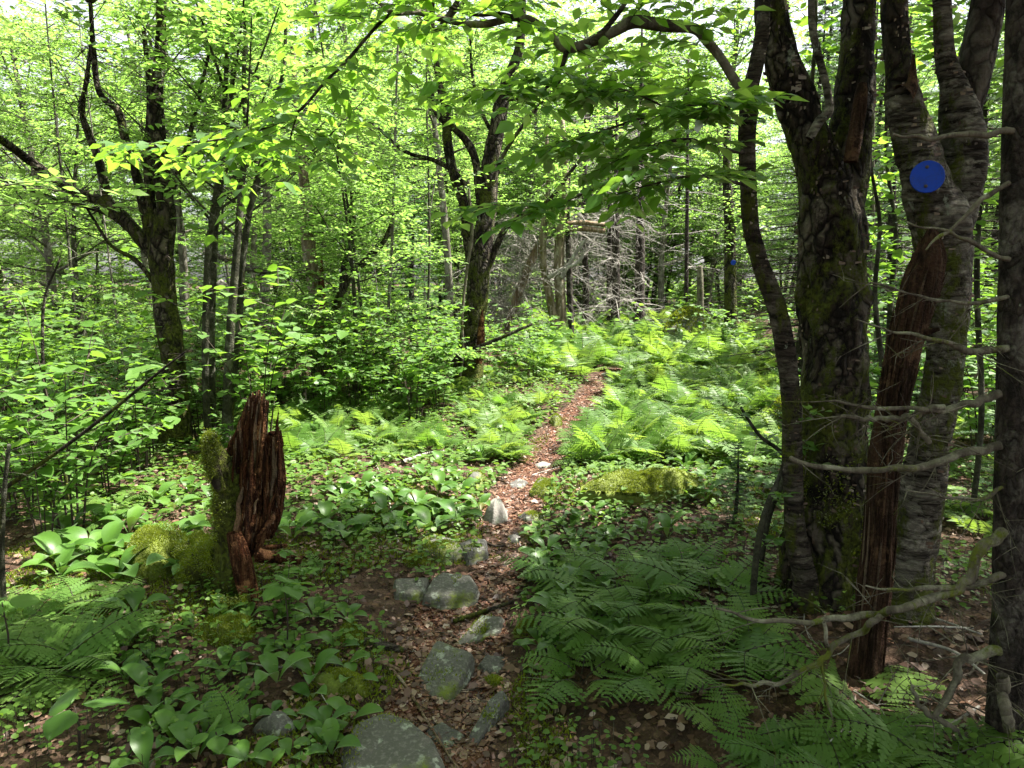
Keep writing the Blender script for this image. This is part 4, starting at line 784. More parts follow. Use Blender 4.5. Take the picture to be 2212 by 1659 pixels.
def fern_px(reg, n, lab, gr, s0, s1, near=False, dmin=18, nf=6):
    pts = []; (u0, u1, v0, v1) = reg
    for _ in range(n * 20):
        u, v = U(1, u0, u1)[0], U(1, v0, v1)[0]; p = gnd(u, v)
        if pathdist(p[None, 0], p[None, 1])[0] < .12 or any((u - a) ** 2 + ((v - b) * 2) ** 2 < dmin ** 2 for a, b in pts): continue
        pts.append((u, v)); s = U(1, s0, s1)[0]
        if near: near_fern(u, v, nf, s, lab, gr)
        else: inst_mesh('fern', FP[rng.integers(0, 4)], p, U(1, 0, 6.28)[0], s, lab, 'fern', gr)
        if len(pts) >= n: return
fern_px((1235, 1700, 820, 1010), 100, 'sunlit fern on the bank above the moss mound', 'sunlit ferns on the bank beside the path', .75, 1.1, dmin=20)
fern_px((1150, 1640, 705, 815), 80, 'fern on the bright crest where the path bends away', 'ferns on the crest at the bend', 1.1, 1.6, dmin=16)
fern_px((600, 1210, 870, 1000), 52, 'low fern in the half-lit clearing behind the stump', 'ferns in the clearing behind the stump', .5, .85, dmin=24)
fern_px((1640, 2200, 640, 1000), 36, 'fern in deep shade behind the birch trunks', 'ferns in the shade behind the birches', .6, .95, dmin=26)
fern_px((1200, 1560, 1230, 1330), 6, 'dark fern arching on the shady bank below the moss mound', 'dark ferns below the moss mound', .75, 1.0, True, 100, 6)
fern_px((1250, 1640, 1370, 1480), 8, 'large lacy fern leaning over the lower path edge', 'lacy ferns over the lower path edge', .72, .92, True, 110, 5)
fern_px((1520, 2080, 1610, 1740), 7, 'fern in the dark litter below the dead branches', 'ferns below the dead branches', .6, .85, True, 120, 4)
fern_px((-20, 260, 1330, 1500), 7, 'bluish fern in the low bed at the left corner', 'ferns in the bed at the left corner', .65, .9, True, 85, 6)
fern_px((60, 430, 1060, 1230), 8, 'small fern among the broad leaves left of the stump', 'small ferns left of the stump', .45, .65, True, 60, 5)
for u, v, n, s, lab, kk in ((510, 1600, 2, .55, 'narrow upright fern of two fronds near the bottom edge', (3,)), (805, 925, 5, .9, 'tall upright fern catching sun in the clearing', (3,)), (175, 1330, 3, .75, 'yellow-green upright fern left of the stump root', (3, 1)), (690, 1250, 3, .5, 'tiny fern right of the stump foot', (3, 1)), (1880, 1560, 5, .8, 'ladder-like fern directly before the foot of the brown snag', (2, 0))):
    near_fern(u, v, n, s, lab, None, .6, 6.28 if n > 2 else .9, kk)
# the rest of the fern bed, one mass
m = MB(); tmp = [MB() for _ in range(3)]
for q in tmp:
    for k in range(6): frond(q, .44 * U(1, .8, 1.1)[0], 12, .34, U(1, .35, .6)[0], 1. + U(1, -.3, .3)[0], k * 1.05 + U(1, -.4, .4)[0], 1)
def ferns_mass(x0, x1, y0, y1, n, s0, s1, cond):
    for _ in range(n):
        x, y = U(1, x0, x1)[0], U(1, y0, y1)[0]
        if pathdist(np.array([x]), np.array([y]))[0] < .18 or not cond(x, y): continue
        q = tmp[rng.integers(0, 3)]; a = U(1, 0, 6.28)[0]; c, s = math.cos(a) , math.sin(a); k = U(1, s0, s1)[0]; Rm = np.array([[c, -s, 0], [s, c, 0], [0, 0, 1]]) * k; off = m.n; sh = U(1, -.25, .25)[0]
        m.v += [v @ Rm.T + np.array([x, y, H(x, y)]) for v in q.v]; m.var += [np.clip(v + sh, 0, 1) for v in q.var]; m.f += [(f + off, mt) for f, mt in q.f]; m.n += q.n
ferns_mass(.6, 5, 6.2, 17, 330, .7, 1.15, lambda x, y: x > .06 * y + .3); ferns_mass(-3, 1.2, 6.5, 12, 130, .5, .9, lambda x, y: True); ferns_mass(2.6, 6, 3.5, 8, 70, .6, .9, lambda x, y: True)
tag(m.build('fern_bed', [ML['fern'], MB_SAP]), kind='stuff')

# ------------------------------------------------------------------ broad-leaved lilies
def lily_mesh(n, L, w=.26, el=.9):
    m = MB()
    for k in range(n):
        a = k * 6.283 / n + U(1, -.4, .4)[0]; l = L * U(1, .75, 1.1)[0]; t = np.linspace(0, 1, 9); e0 = el + U(1, -.25, .25)[0]; th = e0 - (e0 + .25) * t ** 1.3; y = np.cumsum(np.cos(th)) * l / 8; z = np.cumsum(np.sin(th)) * l / 8
        wd = l * w * np.sin(np.pi * np.clip(t * .94 + .05, 0, 1)) ** .75 * (.35 + .65 * np.minimum(t * 2.2, 1)); wd[-1] = .0015; cr5 = np.array([-1, -.55, 0, .55, 1.]); V = np.stack([wd[:, None] * cr5[None], np.broadcast_to(y[:, None], (9, 5)), z[:, None] + wd[:, None] * (np.abs(cr5) ** 1.4 * .38)[None]], -1)
        c, s = math.cos(a), math.sin(a); V = V.reshape(-1, 3) @ np.array([[c, -s, 0], [s, c, 0], [0, 0, 1]]).T; i = (np.arange(8)[:, None] * 5 + np.arange(4)[None]).ravel(); m.add(V, np.stack([i, i + 1, i + 6, i + 5], -1), 0, U(1)[0])
    return m.mesh('lily_plant', [ML['lily']])
LI = [lily_mesh(3, .19), lily_mesh(4, .21), lily_mesh(2, .17, .3), lily_mesh(3, .22, .22, 1.15), lily_mesh(5, .18)]
def lilies(reg, n, lab, gr, s0=.75, s1=1.15, dmin=34):
    pts = []; u0, u1, v0, v1 = reg
    for _ in range(n * 20):
        u, v = U(1, u0, u1)[0], U(1, v0, v1)[0]; p = gnd(u, v)
        if pathdist(p[None, 0], p[None, 1])[0] < .03 or any((u - a) ** 2 + ((v - b) * 1.6) ** 2 < dmin ** 2 for a, b in pts): continue
        pts.append((u, v)); inst_mesh('lily_plant', LI[rng.integers(0, 5)], p, U(1, 0, 6.28)[0], U(1, s0, s1)[0], lab, 'plant', gr, (U(1, -.12, .12)[0], U(1, -.12, .12)[0]))
        if len(pts) >= n: return
lilies((620, 1120, 990, 1170), 46, 'broad-leaved lily in the sunny patch behind the stump', 'lilies in the sunny patch behind the stump', .7, 1.0, 32)
lilies((130, 470, 1070, 1260), 30, 'shiny broad-leaved lily left of the mossy stump root', 'lilies left of the stump', .8, 1.15, 36)
lilies((240, 760, 1330, 1690), 46, 'broad-leaved lily in the dry leaves below the stump', 'lilies in the dry leaves below the stump', .45, .78, 48)
lilies((1130, 1330, 1150, 1440), 34, 'pale broad-leaved lily lining the shady path edge', 'lilies lining the path edge', .55, .85, 30)
lilies((1480, 1690, 990, 1090), 16, 'lily on the shaded slope beside the moss mound', 'lilies beside the moss mound', .7, 1., 30)
lilies((1240, 1520, 1120, 1180), 10, 'small lily sprouting from dry leaves below the moss mound', 'lilies below the moss mound', .55, .8, 34)
lilies((840, 1000, 1090, 1160), 8, 'lily crowding the path beside the grey boulder', 'lilies beside the grey boulder', .8, 1., 30)

# ------------------------------------------------------------------ low cover, dry leaves, crumbs
def scatter(x0, x1, y0, y1, n, pw_=1.6):
    x = U(n, x0, x1); y = y0 + (y1 - y0) * U(n) ** pw_; k = np.abs(x) < .78 * y + .5; return x[k], y[k]
m = MB(); x, y = scatter(-5, 5, 1.3, 10, 64000, 1.4); pd = pathdist(x, y); q = np.stack([x, y, 0 * x], -1); k = (fbm(q * 1.6, 21, 3) + .1 * fbm(q * 7, 22, 2) > .43 + .03 * np.exp(-((y - 2.6) / 1.3) ** 2) + .15 * np.exp(-((x - 1.6) ** 2 + (y - 2.2) ** 2) / 1.2)) & (pd > .04); x, y = x[k], y[k]; n = len(x); hh = U(n, .02, .10)
P = np.stack([x, y, H(x, y) + hh], -1); put(m, ROUND, P, np.stack([np.cos(U(n, 0, 6.28)), np.sin(U(n, 0, 6.28)), U(n, -.2, .3)], -1), UP + gauss(n, .3), U(n, .6, 1.3) * (.016 + .03 * np.clip((y - 1.6) / 4, 0, 1)), 0)
kk = U(n) < .4; tubes(m, np.stack([P[kk] * [1, 1, 0] + UP * (P[kk, 2] - hh[kk])[:, None], P[kk]], 1), .0012, 3, 1); tag(m.build('ground_cover', [ML['cover'], MB_SAP]), kind='stuff')
m = MB(); x, y = scatter(-3.5, 2.6, 1.5, 7.5, 330000, 1.5); pd = pathdist(x, y); q = np.stack([x, y, 0 * x], -1); k = (fbm(q * 1.3, 71, 3) + .12 * np.exp(-((pd - .12) / .18) ** 2) - .12 * np.exp(-((x - 1.7) ** 2 + (y - 2.2) ** 2) / 1.1) > .635) & (pd > -.08); x, y = x[k], y[k]
tufts(m, np.stack([x, y, H(x, y) + .012 * fbm(np.stack([x, y, 0 * x], -1) * 9, 4)], -1), UP + gauss(len(x), .3), .016, 0, .005); tag(m.build('ground_moss', [ML['moss']]), kind='stuff')
m = MB(); x, y = scatter(-5, 4.5, 1.3, 9, 48000, 1.7); pd = pathdist(x, y); k = (pd > -.05) | (U(len(x)) < .12); x, y = x[k], y[k]; n = len(x); a = U(n, 0, 6.28)
put(m, DRY, np.stack([x, y, H(x, y) + U(n, .002, .022)], -1), np.stack([np.cos(a), np.sin(a), gauss(n)[:, 0] * .25], -1), UP + gauss(n, .4), .013 + .04 * U(n) ** 1.8, 0); tag(m.build('leaf_litter', [MDRY]), kind='stuff')
m = MB(); k = rng.integers(0, len(PATH), 26000); o = unit(gauss(26000) * [1, 1, 0]) * (PATH[k, 2] * np.sqrt(U(26000)) * 1.12)[:, None]; x = PATH[k, 0] + o[:, 0]; y = PATH[k, 1] + o[:, 1]; kk = y > 1.2; x, y = x[kk], y[kk]; n = len(x); a = U(n, 0, 6.28)
put(m, CHIP, np.stack([x, y, H(x, y) + .009 + U(n, 0, .006)], -1), np.stack([np.cos(a), np.sin(a), gauss(n)[:, 0] * .2], -1), UP + gauss(n, .3), (.006 + .024 * U(n) ** 1.7), 0, wide=.8)
kk = U(n) < .2; n = kk.sum(); put(m, DRY, np.stack([x[kk], y[kk], H(x[kk], y[kk]) + .012], -1), np.stack([np.cos(a[kk]), np.sin(a[kk]), 0 * a[kk]], -1), UP + gauss(n, .3), .012 + .045 * U(n) ** 2, 1)
n = 420; k = rng.integers(0, len(PATH), n); o = gauss(n) * [.3, .3, 0] * PATH[k, 2:3] * 2; p_ = np.stack([PATH[k, 0] + o[:, 0], PATH[k, 1] + o[:, 1]], -1); a = U(n, 0, 6.28); ln = U(n, .02, .09)[:, None]; q0 = np.stack([p_[:, 0], p_[:, 1], H(p_[:, 0], p_[:, 1]) + .016], -1); d = np.stack([np.cos(a), np.sin(a), gauss(n)[:, 0] * .06], -1); tubes(m, np.stack([q0 - d * ln, q0 + gauss(n, .004), q0 + d * ln], 1), .0016, 4, 2); tag(m.build('path_litter', [MCHIP, MDRY, MB_TWIG]), kind='stuff')

m = MB(); x, y = scatter(-40, 40, 9, 60, 90000, 1.1); k = pathdist(x, y) > .5; x, y = x[k], y[k]; n = len(x); a = U(n, 0, 6.28); put(m, ROUND, np.stack([x, y, H(x, y) + U(n, .02, 1.) * U(n)], -1), np.stack([np.cos(a), np.sin(a), 0 * a], -1), UP + gauss(n, .35), U(n, .06, .10) * (1 + y / 30), 0); tag(m.build('undergrowth', [ML['shrub']]), kind='stuff')

# ------------------------------------------------------------------ rocks
def rock(poly, h, p, mat, label, moss=0., tilt=(0, 0), seed=0, name='rock', cat='rock', rough=.075, K=96, group=None, mosscol='moss'):
    vb = max(b for a, b in poly); cu, cv = np.mean([a for a, b in poly]), np.mean([b for a, b in poly]); ex = (1.02 if 'cracked' in label else 1.14) if mat in (MR, MR_D) else 1.; p = p * 2.4 if (mat in (MR, MR_D) and p >= 4) else p; poly = [(cu + (a - cu) * ex, cv + (b - cv) * ex) for a, b in poly]; rough = .2 if mat is MR_G else rough; vb = max(b for a, b in poly); G_ = np.array([gnd(a, vb - (vb - b) * (.88 if name == 'rock' else 1)) for a, b in poly]); h = h * .62; c = G_.mean(0); c[2] = H(c[0], c[1]); d = G_[:, :2] - c[:2]; an = np.arctan2(d[:, 1], d[:, 0]); o = np.argsort(an); d = d[o]; d = np.vstack([d, d[:1]])
    e = np.vstack([d[i] * (1 - s) + d[i + 1] * s for i in range(len(d) - 1) for s in np.linspace(0, 1, 14)[:, None][:-1, :]]); ea = np.unwrap(np.arctan2(e[:, 1], e[:, 0])); er = np.hypot(e[:, 0], e[:, 1]); a = np.linspace(0, 2 * np.pi, K, endpoint=False)
    rr = np.interp(np.mod(a - ea[0], 2 * np.pi) + ea[0], np.r_[ea, ea[0] + 2 * np.pi], np.r_[er, er[0]]); rr = (rr * 2 + np.roll(rr, 1) + np.roll(rr, -1)) / 4
    s = np.r_[np.linspace(0.02, .8, 9), .87, .92, .96, .985, 1.0, 1.02, 1.035, 1.03]; zz = h * (1 - np.clip(s, 0, 1) ** p); zz[-3:] = [-.015 - .02 * h, -.06, -.14]; zz[-4] = h * .25 if p > 3 else .0
    x = rr[None] * s[:, None] * np.cos(a); y = rr[None] * s[:, None] * np.sin(a); z = zz[:, None] + x * tilt[0] + y * tilt[1]
    size = rr.mean(); V = np.stack([x, y, z], -1); q = (V + c) / max(size, .05); nz = fbm(q * 1.7, seed, 4) - .5; n2 = fbm(q * 5., seed + 3, 3) - .5; V = V + unit(V + [0, 0, h * .4]) * ((nz * rough * 2 + n2 * rough * .6) * size)[..., None]; V = V + c
    m = MB(); n = len(s); i = np.arange(n - 1)[:, None] * K; j = np.arange(K)[None]; jn = (j + 1) % K; m.add(V.reshape(-1, 3), np.stack([i + j, i + K + j, i + K + jn, i + jn], -1).reshape(-1, 4)); m.add([V[0].mean(0)], np.zeros((0, 3), int)); m.f.append((np.stack([np.full(K, n * K), np.arange(K), (np.arange(K) + 1) % K], -1), 0))
    t = thing(name, c, label, cat, group); m.build('stone', [mat], t)
    if moss:
        N = int(moss * 9000 * min(1.6, size / .2)); k1 = rng.integers(0, n - 4, N); k2 = rng.integers(0, K, N); w = U(N)[:, None]; w2 = U(N)[:, None]
        Q = (V[k1, k2] * (1 - w) + V[k1 + 1, k2] * w) * (1 - w2) + (V[k1, (k2 + 1) % K] * (1 - w) + V[k1 + 1, (k2 + 1) % K] * w) * w2; kk = fbm(Q * 7., seed + 5) > .58 - .30 * moss; m = MB(); tufts(m, Q[kk], (Q[kk] - c) / size * .5 + UP, .011, 0, .003)
        if kk.sum() > 8: m.build('moss', [ML['moss']], t)
RK = [([(745, 1610), (770, 1578), (830, 1568), (890, 1600), (940, 1650), (960, 1710), (860, 1770), (750, 1730)], .17, 5, MR, 'large rounded grey boulder at the bottom edge of the path', .12, (.03, .12)),
      ([(918, 1575), (955, 1565), (1005, 1590), (965, 1628)], .035, 6, MR_D, 'small three-cornered dark slab set flush in the path', 0, (0, .12)),
      ([(1012, 1598), (1058, 1530), (1085, 1512), (1096, 1530), (1050, 1590), (1020, 1628)], .08, 5, MR_D, 'dark narrow slab standing aslant at the lower path edge', .05, (.3, .2)),
      ([(888, 1478), (945, 1412), (1018, 1440), (1005, 1480), (968, 1522), (895, 1492)], .085, 8, MR, 'grey flat-topped slab with white lichen in the middle of the path', .03, (.06, .22)),
      ([(1035, 1450), (1050, 1422), (1090, 1420), (1085, 1450), (1060, 1462)], .04, 5, MR_D, 'small flat mossy stone right of the lichened slab', .25, (0, 0)),
      ([(985, 1398), (1040, 1340), (1085, 1340), (1080, 1370), (1030, 1395)], .05, 6, MR, 'sloping slab tucked under moss at the path edge', .12, (.15, .2)),
      ([(850, 1260), (928, 1262), (925, 1280), (905, 1308), (852, 1296)], .075, 8, MR, 'left piece of the cracked slab beside the path', .06, (.02, .2)),
      ([(932, 1262), (955, 1246), (1020, 1258), (1034, 1285), (1030, 1310), (950, 1324), (912, 1308)], .10, 7, MR, 'larger lichened right piece of the cracked slab', .06, (0, .2)),
      ([(900, 1185), (935, 1165), (985, 1180), (998, 1205), (960, 1218), (920, 1205)], .09, 4, MR, 'grey rock capped with bright moss left of the path', .55, (.1, 0)),
      ([(990, 1190), (1015, 1178), (1050, 1186), (1050, 1212), (1010, 1220)], .10, 5, MR_D, 'dark blocky rock next to the moss-capped one', .2, (0, 0)),
      ([(1040, 1125), (1048, 1112), (1075, 1106), (1097, 1114), (1096, 1132), (1065, 1140)], .23, 2.4, MR_P, 'smooth pale egg-shaped boulder sitting on the path', .02, (.1, 0)),
      ([(1122, 1118), (1145, 1105), (1180, 1112), (1175, 1128), (1140, 1132)], .06, 3, MR, 'low grey stone right of the pale boulder', .3, (0, 0)),
      ([(1098, 1160), (1118, 1152), (1132, 1165), (1118, 1180), (1100, 1176)], .05, 3, MR_D, 'small dark stone at the right path edge below the pale boulder', .15, (0, 0)),
      ([(250, 1245), (275, 1195), (320, 1165), (375, 1172), (402, 1212), (360, 1248), (290, 1262)], .30, 2.4, MR_G, 'large mossy hump spreading from the left root of the stump', 1.3, (0, 0)),
      ([(395, 1215), (410, 1185), (450, 1180), (475, 1215), (455, 1262), (410, 1258)], .26, 2.4, MR_G, 'mossy hump tucked against the mossy side of the stump', 1.1, (0, 0)),
      ([(420, 1370), (450, 1330), (520, 1320), (560, 1345), (550, 1385), (470, 1400)], .10, 2.4, MR_G, 'low mossy mound at the foot of the stump', 1.2, (0, 0)),
      ([(668, 1470), (700, 1448), (760, 1455), (805, 1490), (790, 1512), (720, 1508)], .085, 3, MR_G, 'low rock thickly covered with bright moss below the stump', 1., (0, 0)),
      ([(548, 1580), (580, 1550), (620, 1552), (640, 1580), (600, 1600)], .09, 3, MR_D, 'dark bare rock half buried in dry leaves', 0, (0, 0)),
      ([(1000, 1055), (1010, 1030), (1045, 1028), (1060, 1050), (1030, 1068)], .16, 3, MR_M, 'upright mossy rock at the left edge of the sunny path', .4, (0, 0)),
      ([(1145, 1075), (1160, 1050), (1195, 1045), (1215, 1060), (1180, 1085)], .10, 3, MR_M, 'mossy hump at the right edge of the sunny path', .8, (0, 0)),
      ([(1185, 915), (1196, 900), (1212, 905), (1214, 922), (1198, 926)], .16, 2.6, MR_M, 'small mossy rock at the left edge of the upper path', .5, (0, 0)),
      ([(1150, 1005), (1170, 995), (1196, 1000), (1190, 1012), (1165, 1015)], .05, 4, MR_P, 'flat pale stone in the sunny stretch of path', 0, (0, 0)),
      ([(1225, 965), (1250, 958), (1272, 962), (1262, 975), (1235, 976)], .05, 4, MR_P, 'flat pale stone near the upper path edge by the ferns', 0, (0, 0)),
      ([(1100, 1045), (1120, 1038), (1138, 1046), (1125, 1058), (1105, 1056)], .04, 4, MR_D, 'flat dark stone set in the sunny path', 0, (0, 0)),
      ([(1295, 810), (1315, 802), (1345, 806), (1330, 816)], .08, 4, MR_P, 'flat step stone where the path disappears into ferns', 0, (0, 0)),
      ([(1360, 1290), (1390, 1270), (1400, 1290), (1380, 1300)], .04, 4, MR_D, 'small dark stone under the arching ferns', 0, (0, 0)),
      ([(740, 1075), (770, 1052), (810, 1062), (815, 1078), (775, 1085)], .10, 2.5, MR_G, 'round cushion of moss over rock behind the stump', 1., (0, 0)),
      ([(800, 975), (830, 958), (885, 966), (890, 978), (840, 984)], .10, 2.5, MR_G, 'moss-covered hump in the sunlit clearing', 1., (0, 0)),
      ([(725, 968), (750, 955), (790, 960), (785, 974), (745, 978)], .06, 3, MR_P, 'pale sunlit rock lying in the clearing behind the stump', .1, (0, 0)),
      ([(870, 1215), (895, 1195), (930, 1205), (920, 1225), (880, 1228)], .05, 3, MR_G, 'small moss cushion left of the moss-capped rock', .9, (0, 0)),
      ([(1245, 1088), (1275, 1050), (1380, 1032), (1490, 1040), (1520, 1072), (1400, 1094)], .17, 3.2, MR_G, 'long mound of glowing moss above a bank of dry leaves', 1.6, (0, .1)),
      ([(1110, 1380), (1130, 1340), (1160, 1345), (1150, 1380)], .06, 2.5, MR_G, 'mossy lump at the right path edge beside the sloping slab', .9, (0, 0)),
      ([(1045, 1475), (1060, 1462), (1100, 1470), (1095, 1490), (1060, 1492)], .03, 3, MR_G, 'flat moss patch over stone right of the lichened slab', 1., (0, 0)),
      ([(725, 1385), (745, 1330), (770, 1345), (790, 1390), (760, 1400)], .05, 2.5, MR_G, 'moss cushion at the left path edge above the birch log', 1.2, (0, 0)),
      ([(930, 1440), (945, 1415), (975, 1405), (990, 1418), (960, 1430)], .05, 3, MR_G, 'moss tuft over stone behind the lichened slab', 1., (0, 0))]
for k, (poly, h, p_, mt, lab, ms, tl) in enumerate(RK): rock(poly, h, p_, mt, lab, ms, tl, 200 + k * 7)
m = MB()
def far_boulder(u, v, Yd, w, h, lab, seed, mt=MR_M):
    p = at(u, v, Yd); z = H(p[0], p[1]); a = np.linspace(0, 2 * np.pi, 60, endpoint=False); s = np.linspace(.02, 1, 14); x = w * s[:, None] * np.cos(a); y = .8 * w * s[:, None] * np.sin(a); zz = h * (1 - s[:, None] ** 2.6) - .1 + 0 * x; V = np.stack([x, y, zz], -1); V = V * (1 + .5 * (fbm(V / w * 2.2, seed, 3)[..., None] - .5)) + np.array([p[0], p[1], z])
    m = MB(); i = np.arange(13)[:, None] * 60; j = np.arange(60)[None]; m.add(V.reshape(-1, 3), np.stack([i + j, i + 60 + j, i + 60 + (j + 1) % 60, i + (j + 1) % 60], -1).reshape(-1, 4)); t = thing('rock', (p[0], p[1], z), lab, 'boulder'); m.build('stone', [mt], t)
    m = MB(); k1 = rng.integers(0, 13, 5000); k2 = rng.integers(0, 60, 5000); Q = V[k1, k2] + gauss(5000, .02); tufts(m, Q, UP + gauss(5000, .2), .04, 0, .012); m.build('moss', [ML['moss']], t)
far_boulder(1478, 700, 13.5, .55, .75, 'mossy boulder rising beyond the fern crest below the pale snag', 7); far_boulder(1745, 760, 6.6, .42, .5, 'dark mossy boulder behind the thin leaning birch', 9)

# ------------------------------------------------------------------ the rotten stump
Yp = 3.25; base = gnd(495, 1285)
t = thing('rotten_stump', base, 'broken rotten stump with red splintered wood and a mossy lichened side', 'stump')
def shard(name, pts, mat, ell, Yd, seed, fib=.22, lump=.25, sides=36, tip=True):
    P, rr = px(pts, Yd); C = catmull(np.column_stack([P, rr]), 9); m = MB(); tube(m, C[:, :3], np.maximum(C[:, 3], .003), sides, 0, lump, 9., seed, ell, fib=fib, tip=tip); m.build(name, [mat], t); return C
C1 = shard('mossy_side', [(516, 1335, 44), (508, 1290, 44), (496, 1230, 44), (490, 1160, 36), (492, 1090, 31), (486, 1040, 27), (474, 1000, 23), (464, 972, 19), (460, 955, 13), (464, 945, 5)], MB_STUMP, .85, Yp, 301, .3, .6, 64)
C2 = shard('mossy_knob', [(478, 1060, 12), (462, 1020, 15), (452, 985, 17), (450, 960, 15), (462, 938, 9)], MB_STUMP, .9, Yp - .1, 303, .1, .35, 24)
shard('rotten_core', [(520, 1205, 14), (532, 1160, 30), (538, 1110, 38), (538, 1060, 40), (534, 1010, 40), (535, 965, 37), (543, 930, 30), (551, 895, 26), (558, 872, 22), (560, 862, 19)], MW_ROT, .5, Yp + .09, 305, .4, .4, 60)
shard('rotten_core', [(572, 1160, 14), (580, 1120, 22), (585, 1060, 25), (588, 1000, 23), (590, 960, 20), (592, 935, 14)], MW_ROT, .5, Yp + .12, 307, .4, .4, 48)
m = MB()
def splinters(us, tops, bots, lean, n, r0, dep, seed, broken=.25):
    for q in range(n):
        u = us[0] + (us[-1] - us[0]) * (q + U(1, .1, .9)[0]) / n; tp = np.interp(u, us, tops) + U(1, -6, 22)[0] + (U(1, 20, 110)[0] if U(1)[0] < broken else 0); bt = np.interp(u, us, bots) + U(1, -22, 8)[0]
        if bt - tp < 20: continue
        yy = Yp + dep * (1 - ((u - us[0]) / (us[-1] - us[0]) * 2 - 1) ** 2) + U(1, -.045, .045)[0]; v = np.linspace(bt, tp, 6); f = np.linspace(0, 1, 6); r = r0 * U(1, .5, 1.4)[0]; wob = U(6, -3, 3)
        pts = [(u + lean * (f[i] - .55) + wob[i], v[i], r * (.5, .95, 1.05, 1., .9, .35)[i]) for i in range(6)]
        P, rr = px(pts, yy); C = catmull(np.column_stack([P, rr]), 7); tube(m, C[:, :3], np.maximum(C[:, 3] * U(1, .55, 1.25)[0], .0008), 4, 0, .55, 55., seed + q, U(1, .3, 1.1)[0], var=U(1)[0])
splinters([498, 504, 511, 518, 526, 538, 552, 566], [985, 948, 920, 897, 872, 854, 845, 858], [1120, 1175, 1195, 1208, 1200, 1185, 1160, 1120], 14, 170, 5, .09, 400)
splinters([508, 530, 560], [1010, 985, 960], [1160, 1175, 1150], 14, 70, 4.2, -.03, 460, .8)
splinters([572, 582, 592, 599, 606, 609], [960, 935, 935, 885, 925, 960], [1160, 1150, 1130, 1100, 1080, 1060], 3, 64, 4, .05, 520, .5)
splinters([520, 545, 575, 590], [1090, 1100, 1085, 1060], [1205, 1210, 1180, 1130], 22, 60, 3.8, -.03, 560, .6)
m.build('rotten_wood', [MW_ROT], t, False)
shard('root', [(505, 1150, 14), (518, 1200, 20), (530, 1250, 20), (541, 1295, 17), (550, 1335, 12)], MW_ROT, .8, Yp - .09, 311, .35, .3, 30)
R1 = shard('root', [(490, 1200, 30, 3.3), (460, 1205, 34, 3.4), (425, 1200, 34, 3.5), (390, 1195, 32, 3.6), (345, 1180, 44, 3.72), (305, 1205, 42, 3.75), (268, 1235, 30, 3.7), (230, 1262, 10, 3.65)], MB_STUMP, .8, Yp, 312, .05, .45, 40)
R2 = shard('root', [(480, 1200, 30, 3.25), (450, 1215, 40, 3.3), (425, 1250, 38, 3.35), (400, 1290, 14, 3.3)], MB_STUMP, .8, Yp, 313, .05, .45, 36)
R3 = shard('root', [(505, 1280, 34), (505, 1320, 38), (495, 1350, 34), (470, 1385, 14)], MB_STUMP, .8, Yp - .15, 314, .05, .4, 36)
R4 = shard('root', [(530, 1190, 22, 3.4), (560, 1200, 20, 3.45), (600, 1205, 14, 3.5), (650, 1212, 6, 3.5)], MW_ROT, .7, Yp, 315, .25, .3, 24)
m = MB()
for C, n, th in ((C1, 14000, .56), (R1, 22000, .40), (R2, 9000, .42), (R3, 9000, .40), (C2, 3000, .5)):
    k = rng.integers(0, len(C), n); T = unit(np.gradient(C[:, :3], axis=0))[k]; nr = gauss(n) + [0, -.5, .35]; nr = unit(nr - T * (nr * T).sum(1)[:, None]); q = C[k, :3] + nr * (C[k, 3] * 1.02)[:, None]; q = q + gauss(n, .009); kk = fbm(q * 9, 31) > th; tufts(m, q[kk], nr[kk] + UP * .3, .011, 0, .0026)
m.build('moss', [ML['moss']], t)
m = MB(); n = 150; k = rng.integers(0, 22, n); a = U(n, 3.3, 6.1); q = C1[k, :3] + np.stack([np.cos(a), np.sin(a), 0 * a], -1) * (C1[k, 3] * 1.05)[:, None]; put(m, ROUND, q, np.stack([np.cos(a), np.sin(a), 0 * a], -1), UP * 1. + gauss(n, .3) + [0, -.4, 0], U(n, .012, .026)); m.build('sprouting_leaves', [ML['cover']], t)
def stick(pts, r, mat, lab, name='stick', cat='stick', lift=.012, twig=None):
    P = np.array([gnd(a, b) for a, b in pts]); P[:, 2] += lift + r; C = catmull(P, 8); m = MB(); tube(m, C, np.linspace(r, r * .55, len(C)), 8, 0, .15, 30., int(pts[0][0]))
    if twig: twiggy(m, C, None, *twig)
    return tag(m.build(name, [mat]), lab, cat)
